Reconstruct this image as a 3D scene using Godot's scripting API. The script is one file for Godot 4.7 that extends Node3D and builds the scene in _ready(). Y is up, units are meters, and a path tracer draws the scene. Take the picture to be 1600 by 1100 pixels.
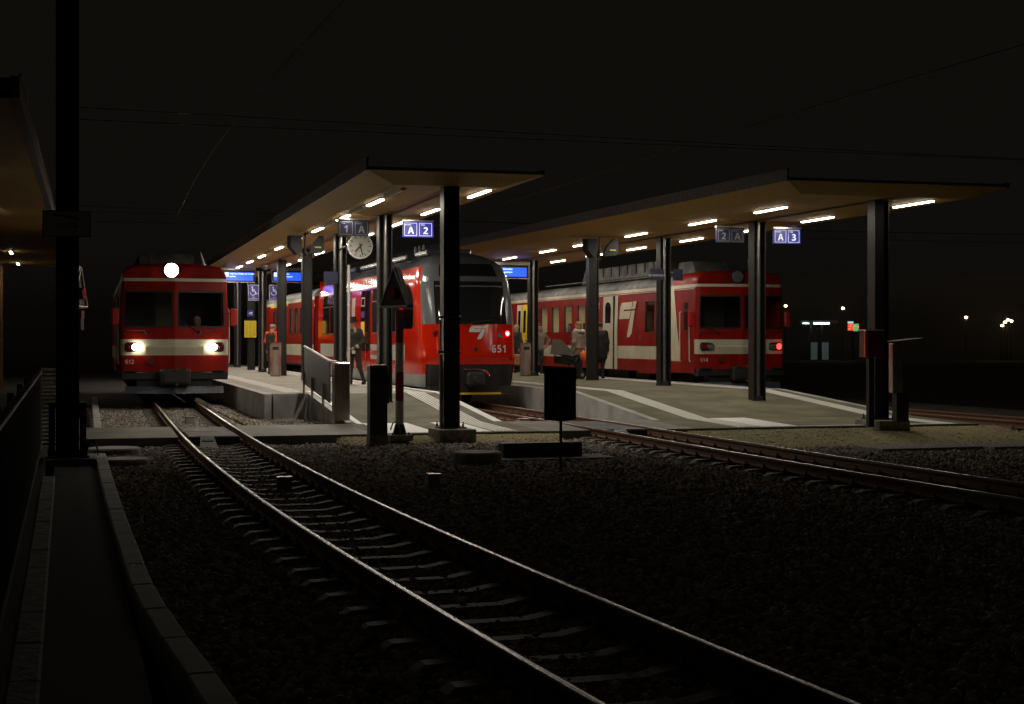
extends Node3D
# A small railway station at night. Station axes: x to the right across the tracks, y up (0 = top of rail), -z away along the tracks.

var M := {}
var used := {}
var rng := RandomNumberGenerator.new()


class MB:
	var st := SurfaceTool.new()

	func _init() -> void:
		st.begin(Mesh.PRIMITIVE_TRIANGLES)
		st.set_smooth_group(-1)

	func smooth(on: bool) -> void:
		st.set_smooth_group(1 if on else -1)

	func tri(a: Vector3, b: Vector3, c: Vector3) -> void:   # counter-clockwise seen from outside
		st.add_vertex(a)
		st.add_vertex(c)
		st.add_vertex(b)

	func quad(a: Vector3, b: Vector3, c: Vector3, d: Vector3) -> void:
		tri(a, b, c)
		tri(a, c, d)

	func hexa(v: Array) -> void:   # 0-3 bottom ring counter-clockwise from above, 4-7 top ring
		quad(v[3], v[2], v[1], v[0])
		quad(v[4], v[5], v[6], v[7])
		for i in 4:
			var j := (i + 1) % 4
			quad(v[i], v[j], v[4 + j], v[4 + i])

	func box(c: Vector3, s: Vector3, b := Basis()) -> void:
		var h := s / 2.0
		var v := []
		for y in [-h.y, h.y]:
			v.append(c + b * Vector3(-h.x, y, h.z))
			v.append(c + b * Vector3(h.x, y, h.z))
			v.append(c + b * Vector3(h.x, y, -h.z))
			v.append(c + b * Vector3(-h.x, y, -h.z))
		hexa(v)

	func bbox(c: Vector3, s: Vector3, e: float, b := Basis()) -> void:   # box with chamfered edges
		var h := s / 2.0
		var ins := []   # for each axis a rectangle of four points, both signs
		for ax in 3:
			for sg in [-1.0, 1.0]:
				var u := (ax + 1) % 3
				var w := (ax + 2) % 3
				var q := []
				for k in [[-1, -1], [1, -1], [1, 1], [-1, 1]]:
					var p := Vector3()
					p[ax] = sg * h[ax]
					p[u] = k[0] * (h[u] - e)
					p[w] = k[1] * (h[w] - e)
					q.append(c + b * p)
				if sg > 0:
					quad(q[0], q[1], q[2], q[3])
				else:
					quad(q[3], q[2], q[1], q[0])
				ins.append(q)
		for ax in 3:   # edges parallel to ax
			var u := (ax + 1) % 3
			var w := (ax + 2) % 3
			for su in [-1.0, 1.0]:
				for sw in [-1.0, 1.0]:
					var pts := []
					for t in [[-1.0, 0], [1.0, 0], [1.0, 1], [-1.0, 1]]:
						var p := Vector3()
						p[ax] = t[0] * (h[ax] - e)
						p[u] = su * (h[u] if t[1] == 0 else h[u] - e)
						p[w] = sw * (h[w] - e if t[1] == 0 else h[w])
						pts.append(c + b * p)
					if su * sw < 0:
						quad(pts[0], pts[1], pts[2], pts[3])
					else:
						quad(pts[3], pts[2], pts[1], pts[0])
		for sx in [-1.0, 1.0]:
			for sy in [-1.0, 1.0]:
				for sz in [-1.0, 1.0]:
					var sg := Vector3(sx, sy, sz)
					var a := c + b * (sg * Vector3(h.x, h.y - e, h.z - e))
					var d := c + b * (sg * Vector3(h.x - e, h.y, h.z - e))
					var f := c + b * (sg * Vector3(h.x - e, h.y - e, h.z))
					if sx * sy * sz > 0:
						tri(a, d, f)
					else:
						tri(a, f, d)

	func cyl(p0: Vector3, p1: Vector3, r0: float, r1: float, n := 12, caps := true) -> void:
		var ax := (p1 - p0).normalized()
		var u := ax.cross(Vector3.RIGHT if absf(ax.x) < 0.8 else Vector3.UP).normalized()
		var w := ax.cross(u)
		var a := []
		var b := []
		for i in n:
			var t := TAU * i / n
			var d := u * cos(t) + w * sin(t)
			a.append(p0 + d * r0)
			b.append(p1 + d * r1)
		smooth(true)
		for i in n:
			var j := (i + 1) % n
			quad(a[i], a[j], b[j], b[i])
		smooth(false)
		if caps:
			for i in range(1, n - 1):
				tri(a[0], a[i + 1], a[i])
				tri(b[0], b[i], b[i + 1])

	func tube(pts: Array, r: float, n := 6) -> void:
		for i in pts.size() - 1:
			cyl(pts[i], pts[i + 1], r, r, n, true)

	func prism(poly: Array, xf: Transform3D, depth: float) -> void:   # outline counter-clockwise in local xy, front at z = 0, back at -depth
		var pk := PackedVector2Array(poly)
		if Geometry2D.is_polygon_clockwise(pk):
			pk.reverse()
		var ix := Geometry2D.triangulate_polygon(pk)
		for i in range(0, ix.size(), 3):
			var t := [pk[ix[i]], pk[ix[i + 1]], pk[ix[i + 2]]]
			if (t[1] - t[0]).cross(t[2] - t[0]) < 0.0:
				t = [t[0], t[2], t[1]]
			tri(xf * Vector3(t[0].x, t[0].y, 0), xf * Vector3(t[1].x, t[1].y, 0), xf * Vector3(t[2].x, t[2].y, 0))
			tri(xf * Vector3(t[0].x, t[0].y, -depth), xf * Vector3(t[2].x, t[2].y, -depth), xf * Vector3(t[1].x, t[1].y, -depth))
		for i in pk.size():
			var a := pk[i]
			var b := pk[(i + 1) % pk.size()]
			quad(xf * Vector3(a.x, a.y, -depth), xf * Vector3(b.x, b.y, -depth), xf * Vector3(b.x, b.y, 0), xf * Vector3(a.x, a.y, 0))

	func loft(rings: Array, closed := true, cap := true, smoothed := true) -> void:   # rings run so that consecutive points then next ring are counter-clockwise from outside
		smooth(smoothed)
		var n: int = rings[0].size()
		for k in rings.size() - 1:
			for i in (n if closed else n - 1):
				var j := (i + 1) % n
				quad(rings[k][i], rings[k][j], rings[k + 1][j], rings[k + 1][i])
		smooth(false)
		if cap and closed:
			for i in range(1, n - 1):
				tri(rings[0][0], rings[0][i + 1], rings[0][i])
				var e: Array = rings[-1]
				tri(e[0], e[i], e[i + 1])

	func ball(c: Vector3, r: Vector3, nu := 10, nv := 7) -> void:
		var rings := []
		for k in nv + 1:
			var ph := PI * k / nv - PI / 2
			var ring := []
			for i in nu:
				var t := TAU * i / nu
				ring.append(c + Vector3(r.x * cos(ph) * cos(t), r.y * sin(ph), -r.z * cos(ph) * sin(t)))
			rings.append(ring)
		loft(rings, true, false)

	func done() -> ArrayMesh:
		st.generate_normals()
		return st.commit()


func lin(r: float, g: float, b: float) -> Color:
	return Color(r, g, b).linear_to_srgb()


func mat(key: String, c: Color, rough := 0.7, metal := 0.0) -> StandardMaterial3D:
	var m := StandardMaterial3D.new()
	m.resource_name = key
	m.albedo_color = c
	m.roughness = rough
	m.metallic = metal
	M[key] = m
	return m


func noise_tex(freq: float, octaves: int, stops: Array, seed_no: int, kind := FastNoiseLite.TYPE_SIMPLEX_SMOOTH, size := 512) -> NoiseTexture2D:
	var n := FastNoiseLite.new()
	n.noise_type = kind
	n.seed = seed_no
	n.frequency = freq
	n.fractal_octaves = octaves
	var t := NoiseTexture2D.new()
	t.width = size
	t.height = size
	t.seamless = true
	t.noise = n
	var g := Gradient.new()
	g.offsets = PackedFloat32Array(stops.map(func(s): return s[0]))
	g.colors = PackedColorArray(stops.map(func(s): return s[1]))
	t.color_ramp = g
	return t


func grained(key: String, a: Color, b: Color, freq: float, oct: int, scale: Vector3, rough := 0.8, metal := 0.0, bump := 0.0, kind := FastNoiseLite.TYPE_SIMPLEX_SMOOTH) -> StandardMaterial3D:
	var m := mat(key, Color.WHITE, rough, metal)
	m.albedo_texture = noise_tex(freq, oct, [[0.25, a], [0.75, b]], key.length() * 7 + 3, kind)
	m.uv1_triplanar = true
	m.uv1_world_triplanar = true
	m.uv1_scale = scale
	if bump > 0.0:
		m.heightmap_enabled = true
		m.heightmap_texture = noise_tex(freq * 1.7, oct, [[0.1, Color.BLACK], [0.9, Color.WHITE]], key.length() * 5 + 1, kind)
		m.heightmap_scale = bump
	return m


func glow(key: String, c: Color, energy: float) -> StandardMaterial3D:
	var m := mat(key, c, 0.4)
	m.emission_enabled = true
	m.emission = c
	m.emission_energy_multiplier = energy
	return m


func uniq(called: String) -> String:
	var k: int = used.get(called, 0)
	used[called] = k + 1
	return called if k == 0 else "%s_%03d" % [called, k]


func tag(o: Node, label: String, category: String, group := "") -> void:
	o.set_meta("label", label)
	o.set_meta("category", category)
	if group != "":
		o.set_meta("group", group)


func thing(called: String, label: String, category: String, at := Vector3.ZERO, turn := 0.0, group := "") -> Node3D:
	var o := Node3D.new()
	o.name = uniq(called)
	add_child(o)
	o.position = at
	o.rotation.y = turn
	tag(o, label, category, group)
	return o


func put(called: String, mesh: Mesh, m: Material, parent: Node = null, xf := Transform3D()) -> MeshInstance3D:
	var o := MeshInstance3D.new()
	o.mesh = mesh
	o.material_override = m
	o.transform = xf
	if parent == null:
		o.name = uniq(called)
		add_child(o)
	else:
		o.name = called
		parent.add_child(o, true)
	return o


func obj(called: String, mb: MB, m: Material, parent: Node = null) -> MeshInstance3D:
	return put(called, mb.done(), m, parent)


func bx(called: String, c: Vector3, s: Vector3, m: Material, parent: Node = null, e := 0.0) -> MeshInstance3D:
	var mb := MB.new()
	if e > 0.0:
		mb.bbox(c, s, e)
	else:
		mb.box(c, s)
	return obj(called, mb, m, parent)


func structure(o: Node, kind := "structure") -> Node:
	o.set_meta("kind", kind)
	return o


func P(x: float, y: float, f: float) -> Vector3:
	return Vector3(x, y, -f)


var fonts := {}
func words(called: String, text: String, height: float, at: Vector3, m: Material, parent: Node, turn := 0.0, bold := true, depth := 0.004, serif := false) -> MeshInstance3D:
	var key := "%s%s" % [bold, serif]
	if not fonts.has(key):
		var f := SystemFont.new()
		f.font_names = PackedStringArray(["Droid Serif" if serif else "Droid Sans"])
		f.font_weight = 700 if bold else 400
		fonts[key] = f
	var t := TextMesh.new()
	t.text = text
	t.font = fonts[key]
	t.font_size = 32
	t.pixel_size = height / 23.0   # capital height of about 0.72 of the font size
	t.depth = depth
	t.curve_step = 2.0
	return put(called, t, m, parent, Transform3D(Basis(Vector3.UP, turn), at))


func area_light(at: Vector3, size: Vector2, energy: float, c: Color, b: Basis, parent: Node) -> void:
	var l := AreaLight3D.new()
	l.name = "lamp_glow"
	l.area_size = size
	l.light_energy = energy
	l.light_color = c
	l.area_range = 60.0
	l.area_attenuation = 2.0
	l.shadow_enabled = true
	l.transform = Transform3D(b, at)
	parent.add_child(l, true)


func spot(at: Vector3, to: Vector3, energy: float, c: Color, angle: float, size: float, parent: Node) -> void:
	var l := SpotLight3D.new()
	l.name = "beam"
	l.light_energy = energy
	l.light_color = c
	l.spot_angle = angle
	l.spot_range = 80.0
	l.spot_attenuation = 2.0
	l.light_size = size
	l.shadow_enabled = true
	l.transform = Transform3D(Basis.looking_at(to - at, Vector3.UP), at)
	parent.add_child(l, true)


func materials() -> void:
	grained("platform_paving", lin(0.24, 0.224, 0.19), lin(0.34, 0.317, 0.27), 0.011, 7, Vector3(0.14, 0.14, 0.14), 0.85, 0.0, 0.2)  # flat platform surface, a paler tone than the ramp
	grained("ramp_asphalt", lin(0.085, 0.079, 0.056), lin(0.14, 0.13, 0.093), 0.011, 7, Vector3(0.14, 0.14, 0.14), 0.88, 0.0, 0.25)
	grained("asphalt", lin(0.1, 0.091, 0.052), lin(0.166, 0.152, 0.086), 0.011, 7, Vector3(0.14, 0.14, 0.14), 0.88, 0.0, 0.25)
	grained("path", lin(0.1, 0.089, 0.073), lin(0.16, 0.142, 0.117), 0.011, 7, Vector3(0.14, 0.14, 0.14), 0.62, 0.0, 0.25)
	grained("concrete", lin(0.32, 0.318, 0.3), lin(0.46, 0.455, 0.435), 0.012, 7, Vector3(0.2, 0.2, 0.2), 0.85, 0.0, 0.15)
	grained("old_concrete", lin(0.17, 0.16, 0.14), lin(0.32, 0.305, 0.27), 0.02, 5, Vector3(0.8, 0.8, 0.8), 0.9, 0.0, 0.4)
	grained("white_paint", lin(0.7, 0.69, 0.65), lin(0.86, 0.85, 0.81), 0.03, 4, Vector3(0.8, 0.8, 0.8), 0.6)
	grained("earth", lin(0.07, 0.062, 0.04), lin(0.13, 0.115, 0.075), 0.02, 4, Vector3(0.2, 0.2, 0.2), 0.95)
	grained("ballast_bed", lin(0.09, 0.078, 0.062), lin(0.25, 0.22, 0.18), 0.06, 4, Vector3(2.2, 2.2, 2.2), 0.95, 0.0, 2.5, FastNoiseLite.TYPE_CELLULAR)
	grained("fine_gravel", lin(0.24, 0.2, 0.1), lin(0.55, 0.48, 0.27), 0.09, 3, Vector3(2.4, 2.4, 2.4), 0.95, 0.0, 1.0, FastNoiseLite.TYPE_CELLULAR)
	grained("soffit_wood", lin(0.26, 0.145, 0.02), lin(0.45, 0.275, 0.045), 0.02, 5, Vector3(5.0, 5.0, 0.5), 0.6, 0.0, 0.05)
	grained("beam_wood", lin(0.13, 0.06, 0.022), lin(0.22, 0.11, 0.04), 0.02, 4, Vector3(5.0, 5.0, 0.5), 0.6)
	grained("column_paint", lin(0.016, 0.0152, 0.014), lin(0.025, 0.0238, 0.022), 0.02, 4, Vector3(1.2, 0.4, 1.2), 0.42)
	M.column_paint.metallic_specular = 0.35
	grained("dark_steel", lin(0.03, 0.029, 0.028), lin(0.055, 0.052, 0.048), 0.03, 4, Vector3(1.5, 0.6, 1.5), 0.5, 0.3)
	grained("roof_sheet", lin(0.12, 0.105, 0.1), lin(0.19, 0.17, 0.16), 0.02, 4, Vector3(0.6, 0.6, 0.6), 0.5, 0.3)
	grained("rust", lin(0.085, 0.036, 0.018), lin(0.2, 0.095, 0.05), 0.04, 5, Vector3(2.0, 2.0, 0.6), 0.72, 0.2)
	grained("polished_rail", lin(0.5, 0.49, 0.475), lin(0.68, 0.67, 0.655), 0.03, 4, Vector3(4.0, 4.0, 0.2), 0.3, 1.0)
	grained("sleeper_steel", lin(0.07, 0.055, 0.042), lin(0.2, 0.172, 0.145), 0.03, 5, Vector3(1.4, 1.4, 1.4), 0.65, 0.2)
	grained("rubber_panel", lin(0.028, 0.028, 0.032), lin(0.05, 0.05, 0.055), 0.03, 4, Vector3(1, 1, 1), 0.6)
	grained("steel_brushed", lin(0.4, 0.37, 0.34), lin(0.55, 0.52, 0.49), 0.02, 3, Vector3(3.0, 0.3, 3.0), 0.3, 0.9)
	grained("pipe_steel", lin(0.3, 0.28, 0.26), lin(0.42, 0.4, 0.37), 0.02, 3, Vector3(3.0, 0.3, 3.0), 0.28, 0.85)
	grained("coach_red", lin(0.19, 0.0075, 0.005), lin(0.295, 0.01, 0.006), 0.012, 7, Vector3(0.25, 0.1, 0.25), 0.38)
	M.coach_red.metallic_specular = 0.3
	grained("coach_cream", lin(0.51, 0.465, 0.34), lin(0.6, 0.55, 0.41), 0.012, 7, Vector3(0.25, 0.1, 0.25), 0.35)
	grained("coach_roof", lin(0.09, 0.085, 0.077), lin(0.22, 0.213, 0.2), 0.012, 7, Vector3(0.25, 0.25, 0.25), 0.65)
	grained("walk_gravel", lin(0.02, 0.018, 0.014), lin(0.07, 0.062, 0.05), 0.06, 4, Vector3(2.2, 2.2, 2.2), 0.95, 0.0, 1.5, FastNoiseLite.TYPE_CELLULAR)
	grained("underframe", lin(0.012, 0.011, 0.01), lin(0.03, 0.027, 0.024), 0.03, 4, Vector3(1, 1, 1), 0.6)
	grained("plough", lin(0.04, 0.05, 0.07), lin(0.075, 0.09, 0.12), 0.03, 4, Vector3(1, 1, 1), 0.5)
	mat("unit_red", lin(0.5, 0.013, 0.001), 0.13)
	mat("unit_grey", lin(0.115, 0.12, 0.128), 0.18)
	mat("unit_skirt", lin(0.24, 0.237, 0.225), 0.35)
	mat("unit_white", lin(0.5, 0.485, 0.44), 0.2)
	mat("glass_dark", lin(0.012, 0.013, 0.014), 0.04)
	mat("rubber_black", lin(0.012, 0.012, 0.012), 0.5)
	mat("black_plastic", lin(0.02, 0.02, 0.021), 0.45)
	mat("soot_black", lin(0.01, 0.01, 0.01), 0.75)
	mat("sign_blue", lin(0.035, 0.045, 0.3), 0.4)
	mat("sign_blue_dim", lin(0.011, 0.012, 0.042), 0.4)  # darker blue, the unlit look of track signs put into the colour
	mat("sign_white_dim", lin(0.26, 0.26, 0.25), 0.45)  # greyed white, lettering without light put into the colour
	mat("sign_white", lin(0.78, 0.78, 0.76), 0.45)
	mat("dial_white", lin(0.48, 0.48, 0.44), 0.35)
	mat("print_grey", lin(0.3, 0.28, 0.06), 0.8)
	mat("poster_yellow", lin(0.75, 0.56, 0.03), 0.6)
	mat("signal_red", lin(0.42, 0.018, 0.015), 0.4)
	mat("post_white", lin(0.62, 0.6, 0.56), 0.45)
	mat("orange_paint", lin(0.8, 0.16, 0.02), 0.45)
	mat("dark_red_paint", lin(0.13, 0.012, 0.01), 0.5)
	mat("yellow_paint", lin(0.75, 0.5, 0.02), 0.4)
	mat("chrome", lin(0.62, 0.62, 0.62), 0.15, 1.0)
	mat("lens_off", lin(0.16, 0.16, 0.16), 0.08)
	mat("lens_red_off", lin(0.2, 0.01, 0.01), 0.12)
	mat("interior_wall", lin(0.66, 0.6, 0.42), 0.7)
	mat("interior_dark", lin(0.06, 0.065, 0.07), 0.8)
	mat("seat_cloth", lin(0.05, 0.06, 0.12), 0.9)
	mat("cab_green", lin(0.035, 0.038, 0.032), 0.7)
	mat("cab_door", lin(0.12, 0.11, 0.085), 0.7)
	mat("wedge_grey", lin(0.4, 0.4, 0.38), 0.6)
	mat("lettering_red", lin(0.45, 0.03, 0.02), 0.5)
	mat("lettering_grey", lin(0.6, 0.6, 0.58), 0.4)
	mat("sheet_ends", lin(0.14, 0.14, 0.145), 0.4, 0.6)
	mat("guard_sheet", lin(0.042, 0.045, 0.046), 0.6)
	grained("steel_box", lin(0.2, 0.165, 0.135), lin(0.3, 0.26, 0.22), 0.02, 3, Vector3(3.0, 0.3, 3.0), 0.2, 0.95)
	var pane := mat("pane", Color(0.02, 0.025, 0.025, 0.12), 0.03)
	pane.transparency = BaseMaterial3D.TRANSPARENCY_ALPHA
	var sp := mat("skin_cloth", Color.WHITE, 0.8)
	sp.vertex_color_use_as_albedo = true
	var stone := mat("stone", Color.WHITE, 0.9)
	stone.vertex_color_use_as_albedo = true
	glow("tube_light", lin(1.0, 0.94, 0.8), 16.0)
	mat("lamp_off", lin(0.5, 0.5, 0.47), 0.3)
	grained("trim_brown", lin(0.14, 0.075, 0.04), lin(0.24, 0.14, 0.08), 0.03, 4, Vector3(1, 1, 1), 0.5)
	glow("head_lamp", lin(1.0, 0.93, 0.78), 30.0)
	glow("tail_lamp", lin(1.0, 0.02, 0.015), 9.0)
	glow("tail_core", lin(1.0, 0.5, 0.45), 6.0)
	glow("screen_blue", lin(0.02, 0.1, 0.85), 1.1)
	glow("screen_text", lin(0.62, 0.88, 1.0), 1.4)
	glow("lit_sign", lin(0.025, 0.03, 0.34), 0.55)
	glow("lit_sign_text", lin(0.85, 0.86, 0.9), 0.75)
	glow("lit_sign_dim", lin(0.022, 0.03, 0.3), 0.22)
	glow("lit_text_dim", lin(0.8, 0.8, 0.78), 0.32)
	glow("coach_strip", lin(1.0, 0.86, 0.6), 0.9)
	glow("far_sodium", lin(1.0, 0.72, 0.4), 14.0)
	glow("far_white", lin(0.72, 0.95, 1.0), 7.0)
	glow("far_dim", lin(0.6, 0.8, 0.85), 0.05)
	glow("panel_red", lin(1.0, 0.08, 0.02), 1.3)
	glow("panel_green", lin(0.25, 0.7, 0.2), 0.8)
	glow("panel_pale", lin(0.7, 0.95, 1.0), 0.9)


func _ready() -> void:
	rng.seed = 7
	# camera: focal length 2400 px of a 1600 x 1100 picture, level, lens shifted a little down
	var cam := Camera3D.new()
	cam.name = "view"
	add_child(cam)
	cam.position = Vector3(0, 1.6, 0)
	cam.rotation.y = -atan(698.0 / 2400.0)
	cam.projection = Camera3D.PROJECTION_FRUSTUM
	cam.near = 0.1
	cam.far = 900.0
	cam.size = 0.1 * 1100.0 / 2400.0
	cam.frustum_offset = Vector2(0, -0.1 * 18.0 / 2400.0)
	cam.current = true
	# a black, slightly brown night sky
	var sky := ProceduralSkyMaterial.new()
	sky.sky_top_color = Color8(15, 13, 10)
	sky.sky_horizon_color = Color8(15, 13, 11)
	sky.ground_horizon_color = Color8(15, 13, 11)
	sky.ground_bottom_color = Color8(15, 13, 10)
	var env := Environment.new()
	env.background_mode = Environment.BG_SKY
	env.sky = Sky.new()
	env.sky.sky_material = sky
	env.tonemap_mode = Environment.TONE_MAPPER_LINEAR
	env.tonemap_exposure = 1.0
	env.volumetric_fog_enabled = true
	env.volumetric_fog_density = 0.0
	env.sdfgi_enabled = true
	env.ssao_enabled = true
	env.ssil_enabled = true
	var we := WorldEnvironment.new()
	we.name = "night"
	we.environment = env
	add_child(we)
	materials()
	ground()
	tracks()
	platforms()
	canopies()
	columns()
	station_left()
	railcars()
	modern_unit()
	platform_things()
	crossing_things()
	people()
	far_lights()
	added_mist()
	overhead()


func spl(a: Array, f: float) -> float:
	if f <= a[0][0]:
		return a[0][1] + (f - a[0][0]) * (a[1][1] - a[0][1]) / (a[1][0] - a[0][0])
	for i in a.size() - 1:
		if f <= a[i + 1][0]:
			var p: Array = a[maxi(i - 1, 0)]
			var n: Array = a[mini(i + 2, a.size() - 1)]
			var w: float = a[i + 1][0] - a[i][0]
			var t: float = (f - a[i][0]) / w
			var m0: float = (a[i + 1][1] - p[1]) / maxf(a[i + 1][0] - p[0], 0.001) * w
			var m1: float = (n[1] - a[i][1]) / maxf(n[0] - a[i][0], 0.001) * w
			var t2 := t * t
			var t3 := t2 * t
			return (2 * t3 - 3 * t2 + 1) * a[i][1] + (t3 - 2 * t2 + t) * m0 + (-2 * t3 + 3 * t2) * a[i + 1][1] + (t3 - t2) * m1
	var e: Array = a[-1]
	var q: Array = a[-2]
	return e[1] + (f - e[0]) * (e[1] - q[1]) / (e[0] - q[0])


const T1 := [[3.0, 3.02], [6.4, 2.80], [8.8, 2.67], [12.5, 2.51], [16.0, 2.42], [20.0, 2.39], [25.0, 2.415], [31.0, 2.53], [37.0, 2.67], [45.0, 2.83], [90.0, 3.6]]
const T2 := [[3.0, 10.6], [8.0, 10.12], [12.0, 9.92], [16.0, 9.8], [20.0, 9.76], [25.0, 9.82], [30.0, 9.84], [40.0, 9.83], [90.0, 9.83]]
const T3 := [[12.0, 20.4], [18.0, 19.5], [24.0, 18.9], [30.0, 18.55], [36.0, 18.42], [42.0, 18.4], [90.0, 18.4]]


func sheet(mb: MB, x0: float, x1: float, f0: float, f1: float, y0: float, y1: float) -> void:   # y0 at f0, y1 at f1
	mb.quad(P(x0, y0, f0), P(x1, y0, f0), P(x1, y1, f1), P(x0, y1, f1))


func slab(mb: MB, x0: float, x1: float, f0: float, f1: float, y0: float, y1: float, th: float, xa := -999.0, xb := -999.0) -> void:   # optional other x range at the far end
	if xa < -900.0:
		xa = x0
		xb = x1
	mb.hexa([P(x0, y0 - th, f0), P(x1, y0 - th, f0), P(xb, y1 - th, f1), P(xa, y1 - th, f1), P(x0, y0, f0), P(x1, y0, f0), P(xb, y1, f1), P(xa, y1, f1)])


func ground() -> void:
	var mb := MB.new()
	sheet(mb, -500, 500, -150, 650, -0.52, -0.52)
	structure(obj("ground", mb, M.earth))
	mb = MB.new()
	for i in 44:
		if i >= 11 and i <= 13:   # the ground lies lower before the outer platform
			sheet(mb, 0.5, 10.95, i * 2.0, i * 2.0 + 2.0, -0.225, -0.225)
			mb.quad(P(10.95, -0.225, i * 2.0), P(11.2, -0.33, i * 2.0), P(11.2, -0.33, i * 2.0 + 2.0), P(10.95, -0.225, i * 2.0 + 2.0))
			sheet(mb, 11.2, 17.4, i * 2.0, i * 2.0 + 2.0, -0.33, -0.33)
			mb.quad(P(17.4, -0.33, i * 2.0), P(17.6, -0.225, i * 2.0), P(17.6, -0.225, i * 2.0 + 2.0), P(17.4, -0.33, i * 2.0 + 2.0))
			sheet(mb, 17.6, 24.0, i * 2.0, i * 2.0 + 2.0, -0.225, -0.225)
			continue
		sheet(mb, 0.5, 24.0, i * 2.0, i * 2.0 + 2.0, -0.225, -0.225)
	mb.quad(P(11.2, -0.225, 22.0), P(17.4, -0.225, 22.0), P(17.4, -0.33, 22.0), P(11.2, -0.33, 22.0))
	structure(obj("ballast_bed", mb, M.ballast_bed))
	mb = MB.new()
	slab(mb, -0.15, 0.41, 2.0, 24.0, -0.17, -0.17, 0.2)
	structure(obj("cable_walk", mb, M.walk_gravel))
	mb = MB.new()
	slab(mb, -14.0, -0.26, 1.0, 75.0, -0.1, -0.1, 0.35)
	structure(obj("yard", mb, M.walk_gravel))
	mb = MB.new()
	slab(mb, -0.25, 0.29, 24.6, 75.0, -0.08, -0.08, 0.35)
	structure(obj("house_path", mb, M.path))
	# kerbs of separate stones
	var unit := MB.new()
	unit.bbox(Vector3(0, 0, 0), Vector3(0.155, 0.2, 0.985), 0.012)
	var um := unit.done()
	var k1 := Node3D.new()
	k1.name = "kerb"
	add_child(k1)
	structure(k1)
	for i in 20:
		var f := 4.5 + i
		var x := spl([[4.0, 0.86], [7.4, 0.70], [10.6, 0.53], [13.4, 0.50], [18.0, 0.49], [24.5, 0.51]], f)
		var x2 := spl([[4.0, 0.86], [7.4, 0.70], [10.6, 0.53], [13.4, 0.50], [18.0, 0.49], [24.5, 0.51]], f + 0.5)
		put("kerb_stone", um, M.concrete, k1, Transform3D(Basis(Vector3.UP, -(x2 - x) * 2.0 + rng.randf_range(-0.006, 0.006)), P(x, -0.2 + rng.randf_range(-0.006, 0.006), f)))
	for i in 18:
		put("kerb_stone", um, M.concrete, k1, Transform3D(Basis(Vector3.UP, -0.014), P(0.585 + i * 0.014, -0.17 + rng.randf_range(-0.005, 0.005), 29.85 + i)))
	var k2 := Node3D.new()
	k2.name = "path_kerb"
	add_child(k2)
	structure(k2)
	for i in 16:
		put("kerb_stone", um, M.old_concrete, k2, Transform3D(Basis(), P(-0.2, -0.19 + rng.randf_range(-0.005, 0.005), 4.5 + i)))
	ballast()


func stone_mesh(sd: int, flat: float) -> ArrayMesh:
	var r := RandomNumberGenerator.new()
	r.seed = sd
	var mb := MB.new()
	var g := (1.0 + sqrt(5.0)) / 2.0
	var v := []
	for a in [[-1, g, 0], [1, g, 0], [-1, -g, 0], [1, -g, 0], [0, -1, g], [0, 1, g], [0, -1, -g], [0, 1, -g], [g, 0, -1], [g, 0, 1], [-g, 0, -1], [-g, 0, 1]]:
		v.append(Vector3(a[0], a[1] * flat, a[2]).normalized() * r.randf_range(0.72, 1.2) * Vector3(1.0, flat, 0.85))
	for t in [[0, 11, 5], [0, 5, 1], [0, 1, 7], [0, 7, 10], [0, 10, 11], [1, 5, 9], [5, 11, 4], [11, 10, 2], [10, 7, 6], [7, 1, 8], [3, 9, 4], [3, 4, 2], [3, 2, 6], [3, 6, 8], [3, 8, 9], [4, 9, 5], [2, 4, 11], [6, 2, 10], [8, 6, 7], [9, 8, 1]]:
		mb.tri(v[t[0]], v[t[1]], v[t[2]])
	return mb.done()


func scatter(called: String, label: String, meshes: Array, places: Array, cols: Array) -> void:
	for k in meshes.size():
		var mine := []
		for i in range(k, places.size(), meshes.size()):
			mine.append(i)
		var mm := MultiMesh.new()
		mm.transform_format = MultiMesh.TRANSFORM_3D
		mm.use_colors = true
		mm.mesh = meshes[k]
		mm.instance_count = mine.size()
		for i in mine.size():
			mm.set_instance_transform(i, places[mine[i]])
			mm.set_instance_color(i, cols[mine[i]])
		var o := MultiMeshInstance3D.new()
		o.name = uniq(called)
		o.multimesh = mm
		o.material_override = M.stone
		add_child(o)
		o.set_meta("kind", "stuff")
		o.set_meta("label", label)
		o.set_meta("category", "gravel")


func blocked(x: float, f: float) -> bool:
	if f > 26.45 and f < 29.4 and x > 0.3 and x < 17.6:
		return true
	if f > 34.0 and x > 4.15 and x < 8.35:
		return true
	if f > 26.4 and x > 5.2 and x < 8.35:
		return true
	if f > 26.4 and x > 11.3 and x < 17.45:
		return true
	if x < spl([[4.0, 0.86], [7.4, 0.70], [10.6, 0.53], [13.4, 0.50], [24.5, 0.51]], f) + 0.08 and f < 25.0:
		return true
	return false


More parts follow.
